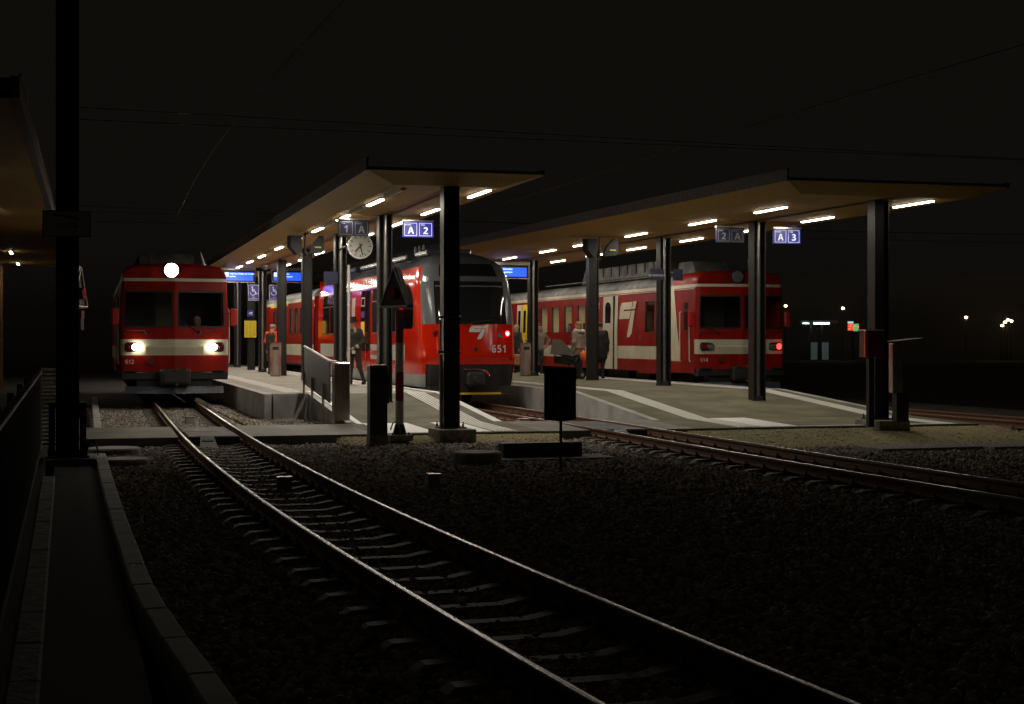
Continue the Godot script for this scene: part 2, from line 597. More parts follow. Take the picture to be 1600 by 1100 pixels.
func ballast() -> void:
	var places := []
	var cols := []
	var zones := [[0.55, 4.3, 4.5, 42.0, 330], [4.3, 8.6, 4.5, 34.0, 300], [8.2, 11.5, 4.5, 40.0, 330], [11.4, 17.0, 8.0, 26.5, 260], [16.9, 20.8, 14.0, 42.0, 240]]
	var right := 0.0
	for z in zones:
		var n := int((z[1] - z[0]) * (z[3] - z[2]) * z[4])
		for i in n:
			var x := rng.randf_range(z[0], z[1])
			var f := rng.randf_range(z[2], z[3])
			right = f * 0.67 + 0.6    # past the picture's right side
			if x > right or blocked(x, f):
				continue
			var s := rng.randf_range(0.02, 0.042)
			var y := -0.215 + rng.randf_range(0.0, 0.025)
			for t in [T1, T2, T3]:
				var d := absf(x - spl(t, f))
				if d > 0.95 and d < 1.6:
					y -= 0.01
			if f > 22.0 and f < 26.6 and x > 10.95 and x < 17.6:
				y -= 0.1 * clampf(minf(x - 10.95, 17.6 - x) / 0.25, 0.0, 1.0)
			if x > 3.6 and x < 5.3 and f > 29.4:
				y += 0.05
			if absf(x - 6.6) < 1.6 and f < 26.4:
				y += 0.03 * (1.0 - absf(f - 22.0) / 9.0)
			var b := Basis.from_euler(Vector3(rng.randf() * TAU, rng.randf() * TAU, rng.randf() * TAU)).scaled(Vector3(s, s * rng.randf_range(0.75, 1.1), s * rng.randf_range(0.8, 1.2)))
			places.append(Transform3D(b, P(x, y, f)))
			var l := rng.randf_range(0.1, 0.55)
			var w := rng.randf()
			var c := Color(l, l * 0.88, l * 0.74)
			if w < 0.25:
				c = Color(l, l * 0.72, l * 0.5)
			elif w > 0.82:
				c = Color(l, l * 0.98, l * 0.95)
			cols.append(c)
	scatter("ballast", "grey brown crushed stone ballast lying around the tracks", [stone_mesh(1, 0.8), stone_mesh(2, 0.7), stone_mesh(3, 0.9), stone_mesh(4, 0.65)], places, cols)
	# banks of fine ochre gravel in front of the platform ends
	for bank in [[4.5, 8.7, 24.75, 0.0], [10.95, 17.9, 23.7, 1.0]]:
		var mb := MB.new()
		mb.smooth(true)
		var nx := 34
		var nf := 9
		var grid := []
		var nz := FastNoiseLite.new()
		nz.seed = 4
		nz.frequency = 0.9
		for j in nf + 1:
			var row := []
			for i in nx + 1:
				var x := lerpf(bank[0], bank[1], float(i) / nx)
				var t := float(j) / nf
				var near: float = bank[2] + 0.35 * nz.get_noise_2d(x * 1.3, 3.0)
				if bank[3] > 0.5:
					near += 1.9 * pow(clampf((12.6 - x) / 1.7, 0.0, 1.0), 1.5) + 0.9 * pow(clampf((x - 16.6) / 1.3, 0.0, 1.0), 2.0)
				else:
					near += 1.0 * pow(clampf((5.4 - x) / 0.9, 0.0, 1.0), 2.0) + 0.8 * pow(clampf((x - 7.8) / 0.9, 0.0, 1.0), 2.0)
				var y := (lerpf(-0.25, -0.085, smoothstep(0.3, 0.95, t)) if bank[3] < 0.5 else lerpf(-0.36, -0.085, smoothstep(0.05, 1.0, t))) + 0.012 * nz.get_noise_2d(x * 3.0, t * 6.0)
				if i == 0 or i == nx:
					y = -0.25
				row.append(P(x, y, lerpf(near, 26.62, t)))
			grid.append(row)
		for j in nf:
			for i in nx:
				mb.quad(grid[j][i], grid[j][i + 1], grid[j + 1][i + 1], grid[j + 1][i])
		mb.smooth(false)
		structure(obj("gravel_bank", mb, M.fine_gravel))
		var gp := []
		var gc := []
		for i in int((bank[1] - bank[0]) * 1500):
			var u := rng.randf() * (nx - 1.001)
			var v := pow(rng.randf(), 0.8) * (nf - 0.001)
			var a: Vector3 = grid[int(v)][int(u)]
			var e: Vector3 = grid[int(v) + 1][int(u) + 1]
			var p := Vector3(lerpf(a.x, e.x, u - int(u)), lerpf(a.y, e.y, v - int(v)) - 0.002, lerpf(a.z, e.z, v - int(v)))
			var s := rng.randf_range(0.006, 0.015) * (2.0 if rng.randf() < 0.04 else 1.0)
			gp.append(Transform3D(Basis.from_euler(Vector3(rng.randf() * TAU, rng.randf() * TAU, 0)).scaled(Vector3(s, s, s)), p))
			var l := rng.randf_range(0.22, 0.65)
			gc.append(Color(l, l * 0.86, l * 0.5))
		scatter("fine_gravel", "ochre fine gravel on the bank before platform %s" % ("three's end" if bank[3] > 0.5 else "two's end"), [stone_mesh(5, 0.8), stone_mesh(6, 0.7)], gp, gc)


const RAIL := [[-0.055, -0.145], [0.055, -0.145], [0.055, -0.135], [0.009, -0.118], [0.009, -0.044], [0.033, -0.034], [0.033, -0.008], [0.027, -0.002], [-0.027, -0.002], [-0.033, -0.008], [-0.033, -0.034], [-0.009, -0.044], [-0.009, -0.118], [-0.055, -0.135]]
const HEAD := [[-0.017, -0.0045], [0.017, -0.0045], [0.0165, -0.0012], [0.01, -0.0002], [0.0, 0.0003], [-0.01, -0.0002], [-0.0165, -0.0012]]


func sweep(profile: Array, cl: Array, off: float, f0: float, f1: float) -> MB:
	var mb := MB.new()
	var rings := []
	var n := int((f1 - f0) / 0.5)
	for i in n + 1:
		var f := lerpf(f1, f0, float(i) / n)
		var x := spl(cl, f)
		var side := Vector2(1.0, (spl(cl, f + 0.1) - spl(cl, f - 0.1)) / 0.2).normalized()   # (dx, dz) of the rail's right
		var ring := []
		for p in profile:
			ring.append(P(x, p[1], f) + Vector3(side.x, 0, side.y) * (off + p[0]))
		rings.append(ring)
	mb.loft(rings, true, true, false)
	return mb


func tracks() -> void:
	var sm := MB.new()
	var rings := []
	for s in [[-0.95, -0.235], [-0.9, -0.185], [-0.84, -0.153], [-0.68, -0.147], [-0.36, -0.147], [-0.2, -0.176], [0.2, -0.176], [0.36, -0.147], [0.68, -0.147], [0.84, -0.153], [0.9, -0.185], [0.95, -0.235]]:
		rings.append([Vector3(s[0], s[1] - 0.08, 0.125), Vector3(s[0], s[1] - 0.08, -0.125), Vector3(s[0], s[1] - 0.006, -0.075), Vector3(s[0], s[1], -0.065), Vector3(s[0], s[1], 0.065), Vector3(s[0], s[1] - 0.006, 0.075)])
	sm.loft(rings, true, true, false)
	var sleeper := sm.done()
	var clip := MB.new()
	clip.bbox(Vector3(0, 0.012, 0), Vector3(0.07, 0.03, 0.06), 0.006)
	clip.cyl(Vector3(0, 0.02, 0), Vector3(0, 0.06, 0), 0.014, 0.014, 6)
	var clip_mesh := clip.done()
	for t in [[T1, 4.0, 88.0, 4.0, 44.0, "metre gauge track under the red railcar with its headlamp on"], [T2, 4.0, 88.0, 12.0, 40.0, "metre gauge track under the modern red unit, between both platforms"], [T3, 14.0, 88.0, 20.0, 42.0, "metre gauge track beyond the outer platform, under the railcar with its red tail lamp"]]:
		var tr := thing("railway_track", t[5], "railway track")
		for sd in [-0.53, 0.53]:
			var r := obj("rail", sweep(RAIL, t[0], sd, t[1], t[2]), M.rust, tr)
			obj("running_surface", sweep(HEAD, t[0], sd, t[1], t[2]), M.polished_rail, r)
		var f: float = t[3]
		var clips := []
		while f < t[4]:
			if not (f > 26.6 and f < 29.1):
				var a := atan((spl(t[0], f + 0.1) - spl(t[0], f - 0.1)) / 0.2)
				var xf := Transform3D(Basis(Vector3.UP, -a + rng.randf_range(-0.012, 0.012)), P(spl(t[0], f) + rng.randf_range(-0.015, 0.015), rng.randf_range(-0.004, 0.0), f))
				put("sleeper", sleeper, M.sleeper_steel, tr, xf)
				for sd in [-0.53, 0.53]:
					for o in [-0.075, 0.075]:
						clips.append(Transform3D(Basis(Vector3.UP, -a), P(spl(t[0], f) + sd + o, -0.145, f)))
			f += 0.6 + rng.randf_range(-0.02, 0.02)
		var mm := MultiMesh.new()
		mm.transform_format = MultiMesh.TRANSFORM_3D
		mm.mesh = clip_mesh
		mm.instance_count = clips.size()
		for i in clips.size():
			mm.set_instance_transform(i, clips[i])
		var o := MultiMeshInstance3D.new()
		o.name = "rail_clips"
		o.multimesh = mm
		o.material_override = M.rust
		tr.add_child(o)
		o.set_meta("kind", "stuff")


func run(mb: MB, x: float, w: float, line: Array, lift: float, th := 0.004) -> void:   # a strip along the platform over (f, y) points; x may drift as a third value
	for i in line.size() - 1:
		var a: Array = line[i]
		var b: Array = line[i + 1]
		var xa: float = x + (a[2] if a.size() > 2 else 0.0)
		var xb: float = x + (b[2] if b.size() > 2 else 0.0)
		slab(mb, xa - w / 2, xa + w / 2, a[0], b[0], a[1] + lift, b[1] + lift, th, xb - w / 2, xb + w / 2)


func guide(parent: Node, x: float, line: Array) -> void:
	for k in 6:
		var mb := MB.new()
		run(mb, x + (k - 2.5) * 0.072, 0.036, line, 0.008, 0.012)
		obj("guide_rib", mb, M.white_paint, parent)


const PH := 0.41   # platform height over the rails


func wall_panels(parent: Node, x: float, nx: float, line: Array) -> void:   # precast wall elements under a platform edge, each about 2 m
	for i in line.size() - 1:
		var a: Array = line[i]
		var b: Array = line[i + 1]
		var n := maxi(1, int(round((b[0] - a[0]) / 2.1)))
		for k in n:
			var f0: float = lerpf(a[0], b[0], float(k) / n) + 0.006
			var f1: float = lerpf(a[0], b[0], float(k + 1) / n) - 0.006
			var y0: float = lerpf(a[1], b[1], float(k) / n)
			var y1: float = lerpf(a[1], b[1], float(k + 1) / n)
			var d0: float = lerpf(a[2] if a.size() > 2 else 0.0, b[2] if b.size() > 2 else 0.0, float(k) / n)
			var d1: float = lerpf(a[2] if a.size() > 2 else 0.0, b[2] if b.size() > 2 else 0.0, float(k + 1) / n)
			var mb := MB.new()
			var xa := x + d0
			var xb := x + d1
			var t := -0.14 * nx
			var lo := -0.42
			var l0 := minf(xa, xa + t)
			var h0 := maxf(xa, xa + t)
			var l1 := minf(xb, xb + t)
			var h1 := maxf(xb, xb + t)
			mb.hexa([P(l0, lo, f0), P(h0, lo, f0), P(h1, lo, f1), P(l1, lo, f1), P(l0, y0 - 0.02, f0), P(h0, y0 - 0.02, f0), P(h1, y1 - 0.02, f1), P(l1, y1 - 0.02, f1)])
			obj("wall_panel", mb, M.concrete, parent)


func platforms() -> void:
	# the level walk across the tracks, a little lower at its near edge
	var walk := Node3D.new()
	walk.name = "crossing_path"
	add_child(walk)
	structure(walk)
	var pieces := [[0.3, 1.845, 1.88], [3.0, 5.22, 5.22], [8.32, 9.24, 9.26], [10.4, 11.3, 11.3]]
	for p in pieces:
		var mb := MB.new()
		slab(mb, p[0], p[1], 26.6, 29.25, -0.045, -0.004, 0.3, p[0], p[2])
		obj("walk_surface", mb, M.path, walk)
	for c in [[2.43, 0], [9.83, 1]]:
		for k in 2:
			var mb := MB.new()
			var f0 := 26.35 + k * 1.45
			mb.bbox(P(c[0], -0.09, f0 + 0.72), Vector3(0.86, 0.14, 1.43), 0.02, Basis(Vector3.UP, -0.012 if c[1] == 0 else 0.0))
			obj("rubber_panel", mb, M.rubber_panel, walk)
		var dm := MB.new()
		var fx: float = c[0] - 0.13
		dm.hexa([P(fx - 0.15, -0.2, 25.98), P(fx + 0.15, -0.2, 25.98), P(fx + 0.12, -0.2, 26.33), P(fx - 0.12, -0.2, 26.33), P(fx - 0.15, -0.185, 25.98), P(fx + 0.15, -0.185, 25.98), P(fx + 0.11, -0.02, 26.33), P(fx - 0.11, -0.02, 26.33)])
		var wedge := obj("deflector", dm, M.wedge_grey, walk)
		var tilt := atan2(0.165, 0.35)
		var pl := bx("name_plate", Vector3.ZERO, Vector3(0.19, 0.085, 0.006), M.soot_black, wedge)
		pl.transform = Transform3D(Basis(Vector3.RIGHT, -PI / 2 + tilt), P(fx, -0.075, 26.2))
		var wd := words("lettering", "STRAIL", 0.045, Vector3.ZERO, M.sign_white, wedge)
		wd.transform = Transform3D(Basis(Vector3.RIGHT, -PI / 2 + tilt), P(fx, -0.071, 26.205))
	# island platform between tracks one and two
	var p1 := Node3D.new()
	p1.name = "platform"
	add_child(p1)
	structure(p1)
	var dr := 0.008
	var mb1 := MB.new()
	slab(mb1, 4.36, 8.14, 34.24, 80.0, PH, PH, 0.5, 4.36 + 46 * dr, 8.14)
	obj("surface", mb1, M.platform_paving, p1)
	mb1 = MB.new()
	slab(mb1, 5.26, 8.14, 29.25, 34.235, 0.0, PH, 0.4)
	slab(mb1, 5.225, 8.315, 26.6, 29.245, -0.045, -0.003, 0.3)
	obj("ramp", mb1, M.ramp_asphalt, p1)
	wall_panels(p1, 4.22, -1.0, [[34.1, PH], [80.0, PH, 46 * dr]])
	wall_panels(p1, 8.3, 1.0, [[29.3, 0.0], [34.2, PH], [80.0, PH]])
	var cop := MB.new()
	run(cop, 4.30, 0.2, [[34.1, PH], [80.0, PH, 46 * dr]], 0.006, 0.026)
	obj("edge_coping", cop, M.concrete, p1)
	cop = MB.new()
	run(cop, 8.215, 0.17, [[29.25, 0.0], [34.24, PH], [80.0, PH]], 0.006, 0.026)
	obj("edge_coping", cop, M.white_paint, p1)
	cop = MB.new()
	cop.box(P(4.87, PH / 2 - 0.21, 34.17), Vector3(0.9, PH + 0.38, 0.13))
	obj("end_wall", cop, M.concrete, p1)
	bx("corner_post", P(4.29, PH / 2 - 0.205, 34.14), Vector3(0.16, PH + 0.4, 0.2), M.concrete, p1, 0.01)
	var sidew := MB.new()
	sidew.hexa([P(5.2, -0.4, 29.3), P(5.32, -0.4, 29.3), P(5.32, -0.4, 34.24), P(5.2, -0.4, 34.24), P(5.2, 0.02, 29.3), P(5.32, 0.02, 29.3), P(5.32, PH + 0.012, 34.24), P(5.2, PH + 0.012, 34.24)])
	obj("ramp_wall", sidew, M.concrete, p1)
	sidew = MB.new()
	run(sidew, 5.43, 0.12, [[28.9, 0.0], [29.3, 0.0], [34.3, PH], [36.0, PH]], 0.008, 0.006)
	obj("ramp_line", sidew, M.white_paint, p1)
	guide(p1, 5.03, [[35.0, PH], [80.0, PH, 45 * dr]])
	guide(p1, 7.66, [[26.75, -0.04], [29.25, 0.0], [34.24, PH], [80.0, PH]])
	for q in [[5.48, 6.36], [6.82, 7.4]]:
		var m2 := MB.new()
		slab(m2, q[0], q[1], 26.72, 29.2, -0.037, 0.004, 0.007)
		obj("marking", m2, M.white_paint, p1)
	# outer island platform between tracks two and three
	var p2 := Node3D.new()
	p2.name = "platform_001"
	add_child(p2)
	structure(p2)
	var mb2 := MB.new()
	slab(mb2, 11.54, 16.70, 34.14, 80.0, PH, PH, 0.5)
	slab(mb2, 11.54, 17.28, 29.25, 34.135, 0.0, PH, 0.4, 11.54, 16.70)
	slab(mb2, 11.3, 17.36, 26.6, 29.245, -0.045, -0.003, 0.3)
	obj("surface", mb2, M.asphalt, p2)
	wall_panels(p2, 11.38, -1.0, [[28.9, -0.02], [34.1, PH], [80.0, PH]])
	wall_panels(p2, 16.86, 1.0, [[29.3, 0.0, 0.56], [34.1, PH, 0.0], [80.0, PH]])
	cop = MB.new()
	run(cop, 11.46, 0.16, [[28.9, -0.02], [34.14, PH], [80.0, PH]], 0.006, 0.026)
	obj("edge_coping", cop, M.concrete, p2)
	cop = MB.new()
	run(cop, 16.77, 0.16, [[29.25, 0.0, 0.56], [34.14, PH, 0.0], [80.0, PH]], 0.006, 0.026)
	obj("edge_coping", cop, M.concrete, p2)
	guide(p2, 12.45, [[26.75, -0.04], [29.25, 0.0], [34.14, PH], [80.0, PH]])
	guide(p2, 16.25, [[26.75, -0.04, 0.42], [29.25, 0.0, 0.38], [34.14, PH, 0.0], [80.0, PH]])
	var mk := MB.new()
	slab(mk, 12.72, 13.5, 26.72, 29.2, -0.037, 0.004, 0.007)
	obj("marking", mk, M.white_paint, p2)
	mk = MB.new()
	slab(mk, 13.52, 16.9, 26.63, 26.75, -0.036, -0.034, 0.006)
	obj("edge_line", mk, M.white_paint, p2)


func strip_lamp(x: float, f: float, y: float, label: String, group: String, energy: float) -> void:
	var t := thing("strip_lamp", label, "lamp", P(x, y, f), 0.0, group)
	bx("housing", Vector3(0, 0.005, 0), Vector3(0.1, 0.03, 1.5), M.steel_brushed, t)
	bx("light_diffuser", Vector3(0, -0.02, 0), Vector3(0.07, 0.024, 1.42), M.tube_light, t)
	area_light(Vector3(0, -0.035, 0), Vector2(0.07, 1.4), energy, Color(1.0, 0.965, 0.9), Basis(Vector3.RIGHT, -PI / 2), t)


func canopy(label: String, ff: float, fe: float, xl: Array, xr: Array, il: float, ir: float, bays: Array, cx: float, ye := 4.5, yc := 4.30) -> void:
	var t := thing("platform_canopy", label, "canopy")
	var L := func(f: float) -> float: return xl[0] + xl[1] * (f - ff)
	var R := func(f: float) -> float: return xr[0] + xr[1] * (f - ff)
	var A := func(f: float) -> float: return L.call(f) + il
	var B := func(f: float) -> float: return R.call(f) - ir
	var hip := 0.42
	# soffit boards in three facets for every bay, with open joints
	var edges := [ff + hip] + bays + [fe]
	for i in edges.size() - 1:
		var a: float = edges[i] + (0.0 if i == 0 else 0.012)
		var b: float = edges[i + 1] - 0.012
		var ca := 0.0 if i > 0 else -hip
		var m := MB.new()
		m.quad(P(L.call(a + ca), ye, a + ca), P(L.call(b), ye, b), P(A.call(b) - 0.006, yc, b), P(A.call(a) - 0.006, yc, a))
		obj("soffit_panel", m, M.soffit_wood, t)
		m = MB.new()
		var ma: float = (A.call(a) + B.call(a)) / 2 + cx
		var mb: float = (A.call(b) + B.call(b)) / 2 + cx
		m.quad(P(A.call(a) + 0.006, yc, a), P(A.call(b) + 0.006, yc, b), P(mb - 0.12, yc, b), P(ma - 0.12, yc, a))
		obj("soffit_panel", m, M.soffit_wood, t)
		m = MB.new()
		m.quad(P(ma + 0.12, yc, a), P(mb + 0.12, yc, b), P(B.call(b) - 0.006, yc, b), P(B.call(a) - 0.006, yc, a))
		obj("soffit_panel", m, M.soffit_wood, t)
		m = MB.new()
		m.quad(P(B.call(a) + 0.006, yc, a), P(B.call(b) + 0.006, yc, b), P(R.call(b), ye, b), P(R.call(a + ca), ye, a + ca))
		obj("soffit_panel", m, M.soffit_wood, t)
	var e := MB.new()
	e.quad(P(L.call(ff) + 0.01, ye, ff), P(A.call(ff + hip), yc, ff + hip - 0.012), P(B.call(ff + hip), yc, ff + hip - 0.012), P(R.call(ff) - 0.01, ye, ff))
	obj("end_soffit_panel", e, M.soffit_wood, t)
	var mid0: float = (A.call(ff + hip) + B.call(ff + hip)) / 2 + cx
	var mid1: float = (A.call(fe) + B.call(fe)) / 2 + cx
	var bm := MB.new()
	slab(bm, mid0 - 0.112, mid0 + 0.112, ff + hip, fe, yc + 0.06, yc + 0.06, 0.04, mid1 - 0.112, mid1 + 0.112)
	obj("centre_beam", bm, M.beam_wood, t)
	# roof slab and fascias
	var r := MB.new()
	slab(r, L.call(ff) + 0.02, R.call(ff) - 0.02, ff + 0.02, fe - 0.02, ye + 0.06, ye + 0.06, 0.045, L.call(fe) + 0.02, R.call(fe) - 0.02)
	obj("roof", r, M.roof_sheet, t)
	for s in [[L, -1.0], [R, 1.0]]:
		r = MB.new()
		var x0: float = s[0].call(ff)
		var x1: float = s[0].call(fe)
		var up := 0.2 if s[1] < 0.0 else 0.07
		slab(r, x0 - 0.02, x0 + 0.02, ff, fe, ye + up - 0.007, ye + up - 0.007, up, x1 - 0.02, x1 + 0.02)
		var fs := obj("fascia", r, M.roof_sheet, t)
		r = MB.new()
		slab(r, x0 - 0.032, x0 + 0.04, ff - 0.01, fe + 0.01, ye + up + 0.015, ye + up + 0.015, 0.02, x1 - 0.032, x1 + 0.04)
		obj("trim", r, M.trim_brown, fs)
	r = MB.new()
	slab(r, L.call(ff) + 0.022, R.call(ff) - 0.022, ff - 0.02, ff + 0.018, ye + 0.05, ye + 0.05, 0.05)
	obj("fascia", r, M.roof_sheet, t)
	# conduits across the soffit at each joint
	for f in bays:
		r = MB.new()
		r.box(P((A.call(f) + B.call(f)) / 2, yc + 0.0, f), Vector3(B.call(f) - A.call(f), 0.012, 0.03))
		obj("joint_cover", r, M.beam_wood, t)


const C1 := [26.3, 32.7, 39.0, 45.5, 51.9, 58.2, 62.6, 68.9]
const C2 := [26.66, 32.1, 37.8, 43.5, 49.6, 55.5, 61.5]
const LAMP := 4.4


func canopies() -> void:
	canopy("long wooden canopy over the inner island platform with the clock", 25.7, 74.0, [4.92, 0.0135], [8.05, 0.009], 0.54, 0.66, [32.7, 39.0, 45.5, 51.9, 58.2, 62.6, 68.9], 0.13)
	canopy("long wooden canopy over the outer island platform with the sign A 3", 25.3, 74.0, [12.56, -0.042], [17.15, 0.012], 0.5, 0.65, [32.1, 37.8, 43.5, 49.6, 55.5, 61.5, 67.5], 0.25)
	for f in [29.3, 33.1, 36.9, 40.7, 44.5, 49.0, 52.7, 56.4, 60.4, 64.4, 68.4]:
		strip_lamp(5.76 + (f - 29.3) * 0.0115, f, 4.285, "white strip lamp in the row above the track one side of the inner platform", "strip lamps under the inner canopy, track one side", LAMP)
	for f in [27.35, 31.2, 35.0, 38.8, 42.6, 46.75]:
		var u := thing("unlit_strip_lamp", "pale unlit strip lamp between the lit ones on the track one side", "lamp", P(5.76 + (f - 29.3) * 0.0115, 4.285, f), 0.0, "unlit strip lamps under the inner canopy")
		bx("housing", Vector3(0, 0.005, 0), Vector3(0.1, 0.03, 1.5), M.steel_brushed, u)
		bx("diffuser", Vector3(0, -0.02, 0), Vector3(0.07, 0.024, 1.42), M.lamp_off, u)
	for f in [27.0, 31.1, 34.5, 38.5, 42.6, 46.7, 50.5, 54.5, 58.5, 62.5, 66.5]:
		strip_lamp(7.23 + (f - 27.0) * 0.0115, f, 4.285, "white strip lamp in the row above the track two side of the inner platform", "strip lamps under the inner canopy, track two side", LAMP)
	for f in [28.7, 32.2, 36.4, 40.6, 43.8, 47.9, 52.0, 56.0, 60.0]:
		strip_lamp(13.85, f, 4.285, "white strip lamp in the row above the track two side of the outer platform", "strip lamps under the outer canopy, track two side", LAMP * 0.62)
	for f in [26.7, 30.7, 34.6, 37.8, 41.9, 45.6, 49.3, 53.0, 57.0, 61.0]:
		strip_lamp(15.95, f, 4.285, "white strip lamp in the row above the track three side of the outer platform", "strip lamps under the outer canopy, track three side", LAMP * 0.62)


func h_column(label: String, x: float, f: float, base: float, piped: bool, wide := 0.29, turn := 0.0) -> Node3D:
	var t := thing("steel_column", label, "column", P(x, base, f), turn, "steel columns carrying the platform canopies")
	var h := 4.33 - base
	var w := wide / 2
	var m := MB.new()
	m.bbox(Vector3(-w + 0.0125, h / 2, 0), Vector3(0.025, h, wide), 0.004)
	m.bbox(Vector3(w - 0.0125, h / 2, 0), Vector3(0.025, h, wide), 0.004)
	m.box(Vector3(0, h / 2, -0.05), Vector3(wide - 0.05, h, 0.016))
	obj("beam", m, M.column_paint, t)
	if piped:
		m = MB.new()
		m.cyl(Vector3(0, 0.12, 0.035), Vector3(0, h - 0.02, 0.035), 0.057, 0.057, 16)
		var pipe := obj("downpipe", m, M.pipe_steel, t)
		m = MB.new()
		for y in [0.12, 0.9, 1.9, 2.9]:
			if y < h - 0.5:
				m.cyl(Vector3(0, y, 0.035), Vector3(0, y + 0.05, 0.035), 0.064, 0.064, 16)
		obj("collar", m, M.pipe_steel, pipe)
		bx("foot", Vector3(0, 0.06, 0.03), Vector3(0.2, 0.12, 0.14), M.dark_steel, t)
	else:
		bx("cover_plate", Vector3(0, h / 2, 0.105), Vector3(wide - 0.056, h - 0.004, 0.01), M.column_paint, t)
	bx("base_plate", Vector3(0, 0.008, 0), Vector3(wide + 0.02, 0.016, wide + 0.02), M.dark_steel, t)
	return t


func bolts(t: Node3D, r: float, y: float) -> void:
	for sx in [-1, 1]:
		for sz in [-1, 1]:
			var m := MB.new()
			m.cyl(Vector3(sx * r, y, sz * r), Vector3(sx * r, y + 0.05, sz * r), 0.02, 0.02, 6)
			m.cyl(Vector3(sx * r, y + 0.05, sz * r), Vector3(sx * r, y + 0.09, sz * r), 0.011, 0.011, 6)
			obj("anchor_bolt", m, M.dark_steel, t)


func columns() -> void:
	var l1 := ["steel column on a concrete plinth at the end of the inner canopy", "steel column with downpipe carrying the signs 1 A and A 2", "steel column with downpipe carrying the station clock", "plain steel column between the clock column and the bin of the inner platform", "plain steel column beside the bin and the person in orange", "steel column with downpipe between the two wheelchair signs", "steel column bearing the yellow timetable", "steel column with downpipe behind the yellow timetable"]
	for i in C1.size():
		var f: float = C1[i]
		var base := PH
		if f < 29.0:
			base = 0.06
		elif f < 34.2:
			base = PH * (f - 29.25) / 4.99 - 0.015
		var x := 6.51 + 0.0195 * (f - 26.3)
		var t := h_column(l1[i], x, f, base, i in [1, 2, 5, 7])
		if i == 0:
			bx("plinth", Vector3(0, -0.19, 0.15), Vector3(0.66, 0.38, 0.86), M.old_concrete, t, 0.012)
			bx("mounting_plate", Vector3(0, 0.012, 0.05), Vector3(0.46, 0.024, 0.46), M.dark_steel, t)
			bolts(t, 0.19, 0.02)
			# cable pipe up the left flange
			var m := MB.new()
			m.cyl(Vector3(-0.185, 0.0, 0.1), Vector3(-0.185, 1.3, 0.1), 0.03, 0.03, 10)
			obj("cable_pipe", m, M.pipe_steel, t)
			for y in [1.34, 1.95]:
				bx("clamp", Vector3(-0.04, y, 0.12), Vector3(0.42, 0.04, 0.07), M.dark_steel, t, 0.006)
			m = MB.new()
			m.cyl(Vector3(-0.2, 1.38, 0.13), Vector3(-0.2, 1.9, 0.13), 0.016, 0.016, 8)
			obj("rod", m, M.steel_brushed, t)
	var l2 := ["steel column on a concrete plinth at the end of the outer canopy", "steel column with downpipe carrying the signs 2 A and A 3", "steel column with downpipe bearing the dark station name board", "plain steel column beside the pram and the person in the fur hood", "steel column with downpipe beside the bin on the outer platform", "farther steel column of the outer canopy past the bin", "farthest steel column of the outer canopy"]
	for i in C2.size():
		var f: float = C2[i]
		var base := PH
		if f < 29.0:
			base = 0.07
		elif f < 34.1:
			base = PH * (f - 29.25) / 4.89 - 0.015
		var t := h_column(l2[i], 15.16, f, base, i in [1, 2, 4], 0.3)
		if i == 0:
			bx("plinth", Vector3(0.02, -0.22, 0.12), Vector3(0.66, 0.44, 0.95), M.old_concrete, t, 0.012)
			bx("mounting_plate", Vector3(0, 0.012, 0), Vector3(0.48, 0.024, 0.48), M.dark_steel, t)
			bolts(t, 0.2, 0.02)


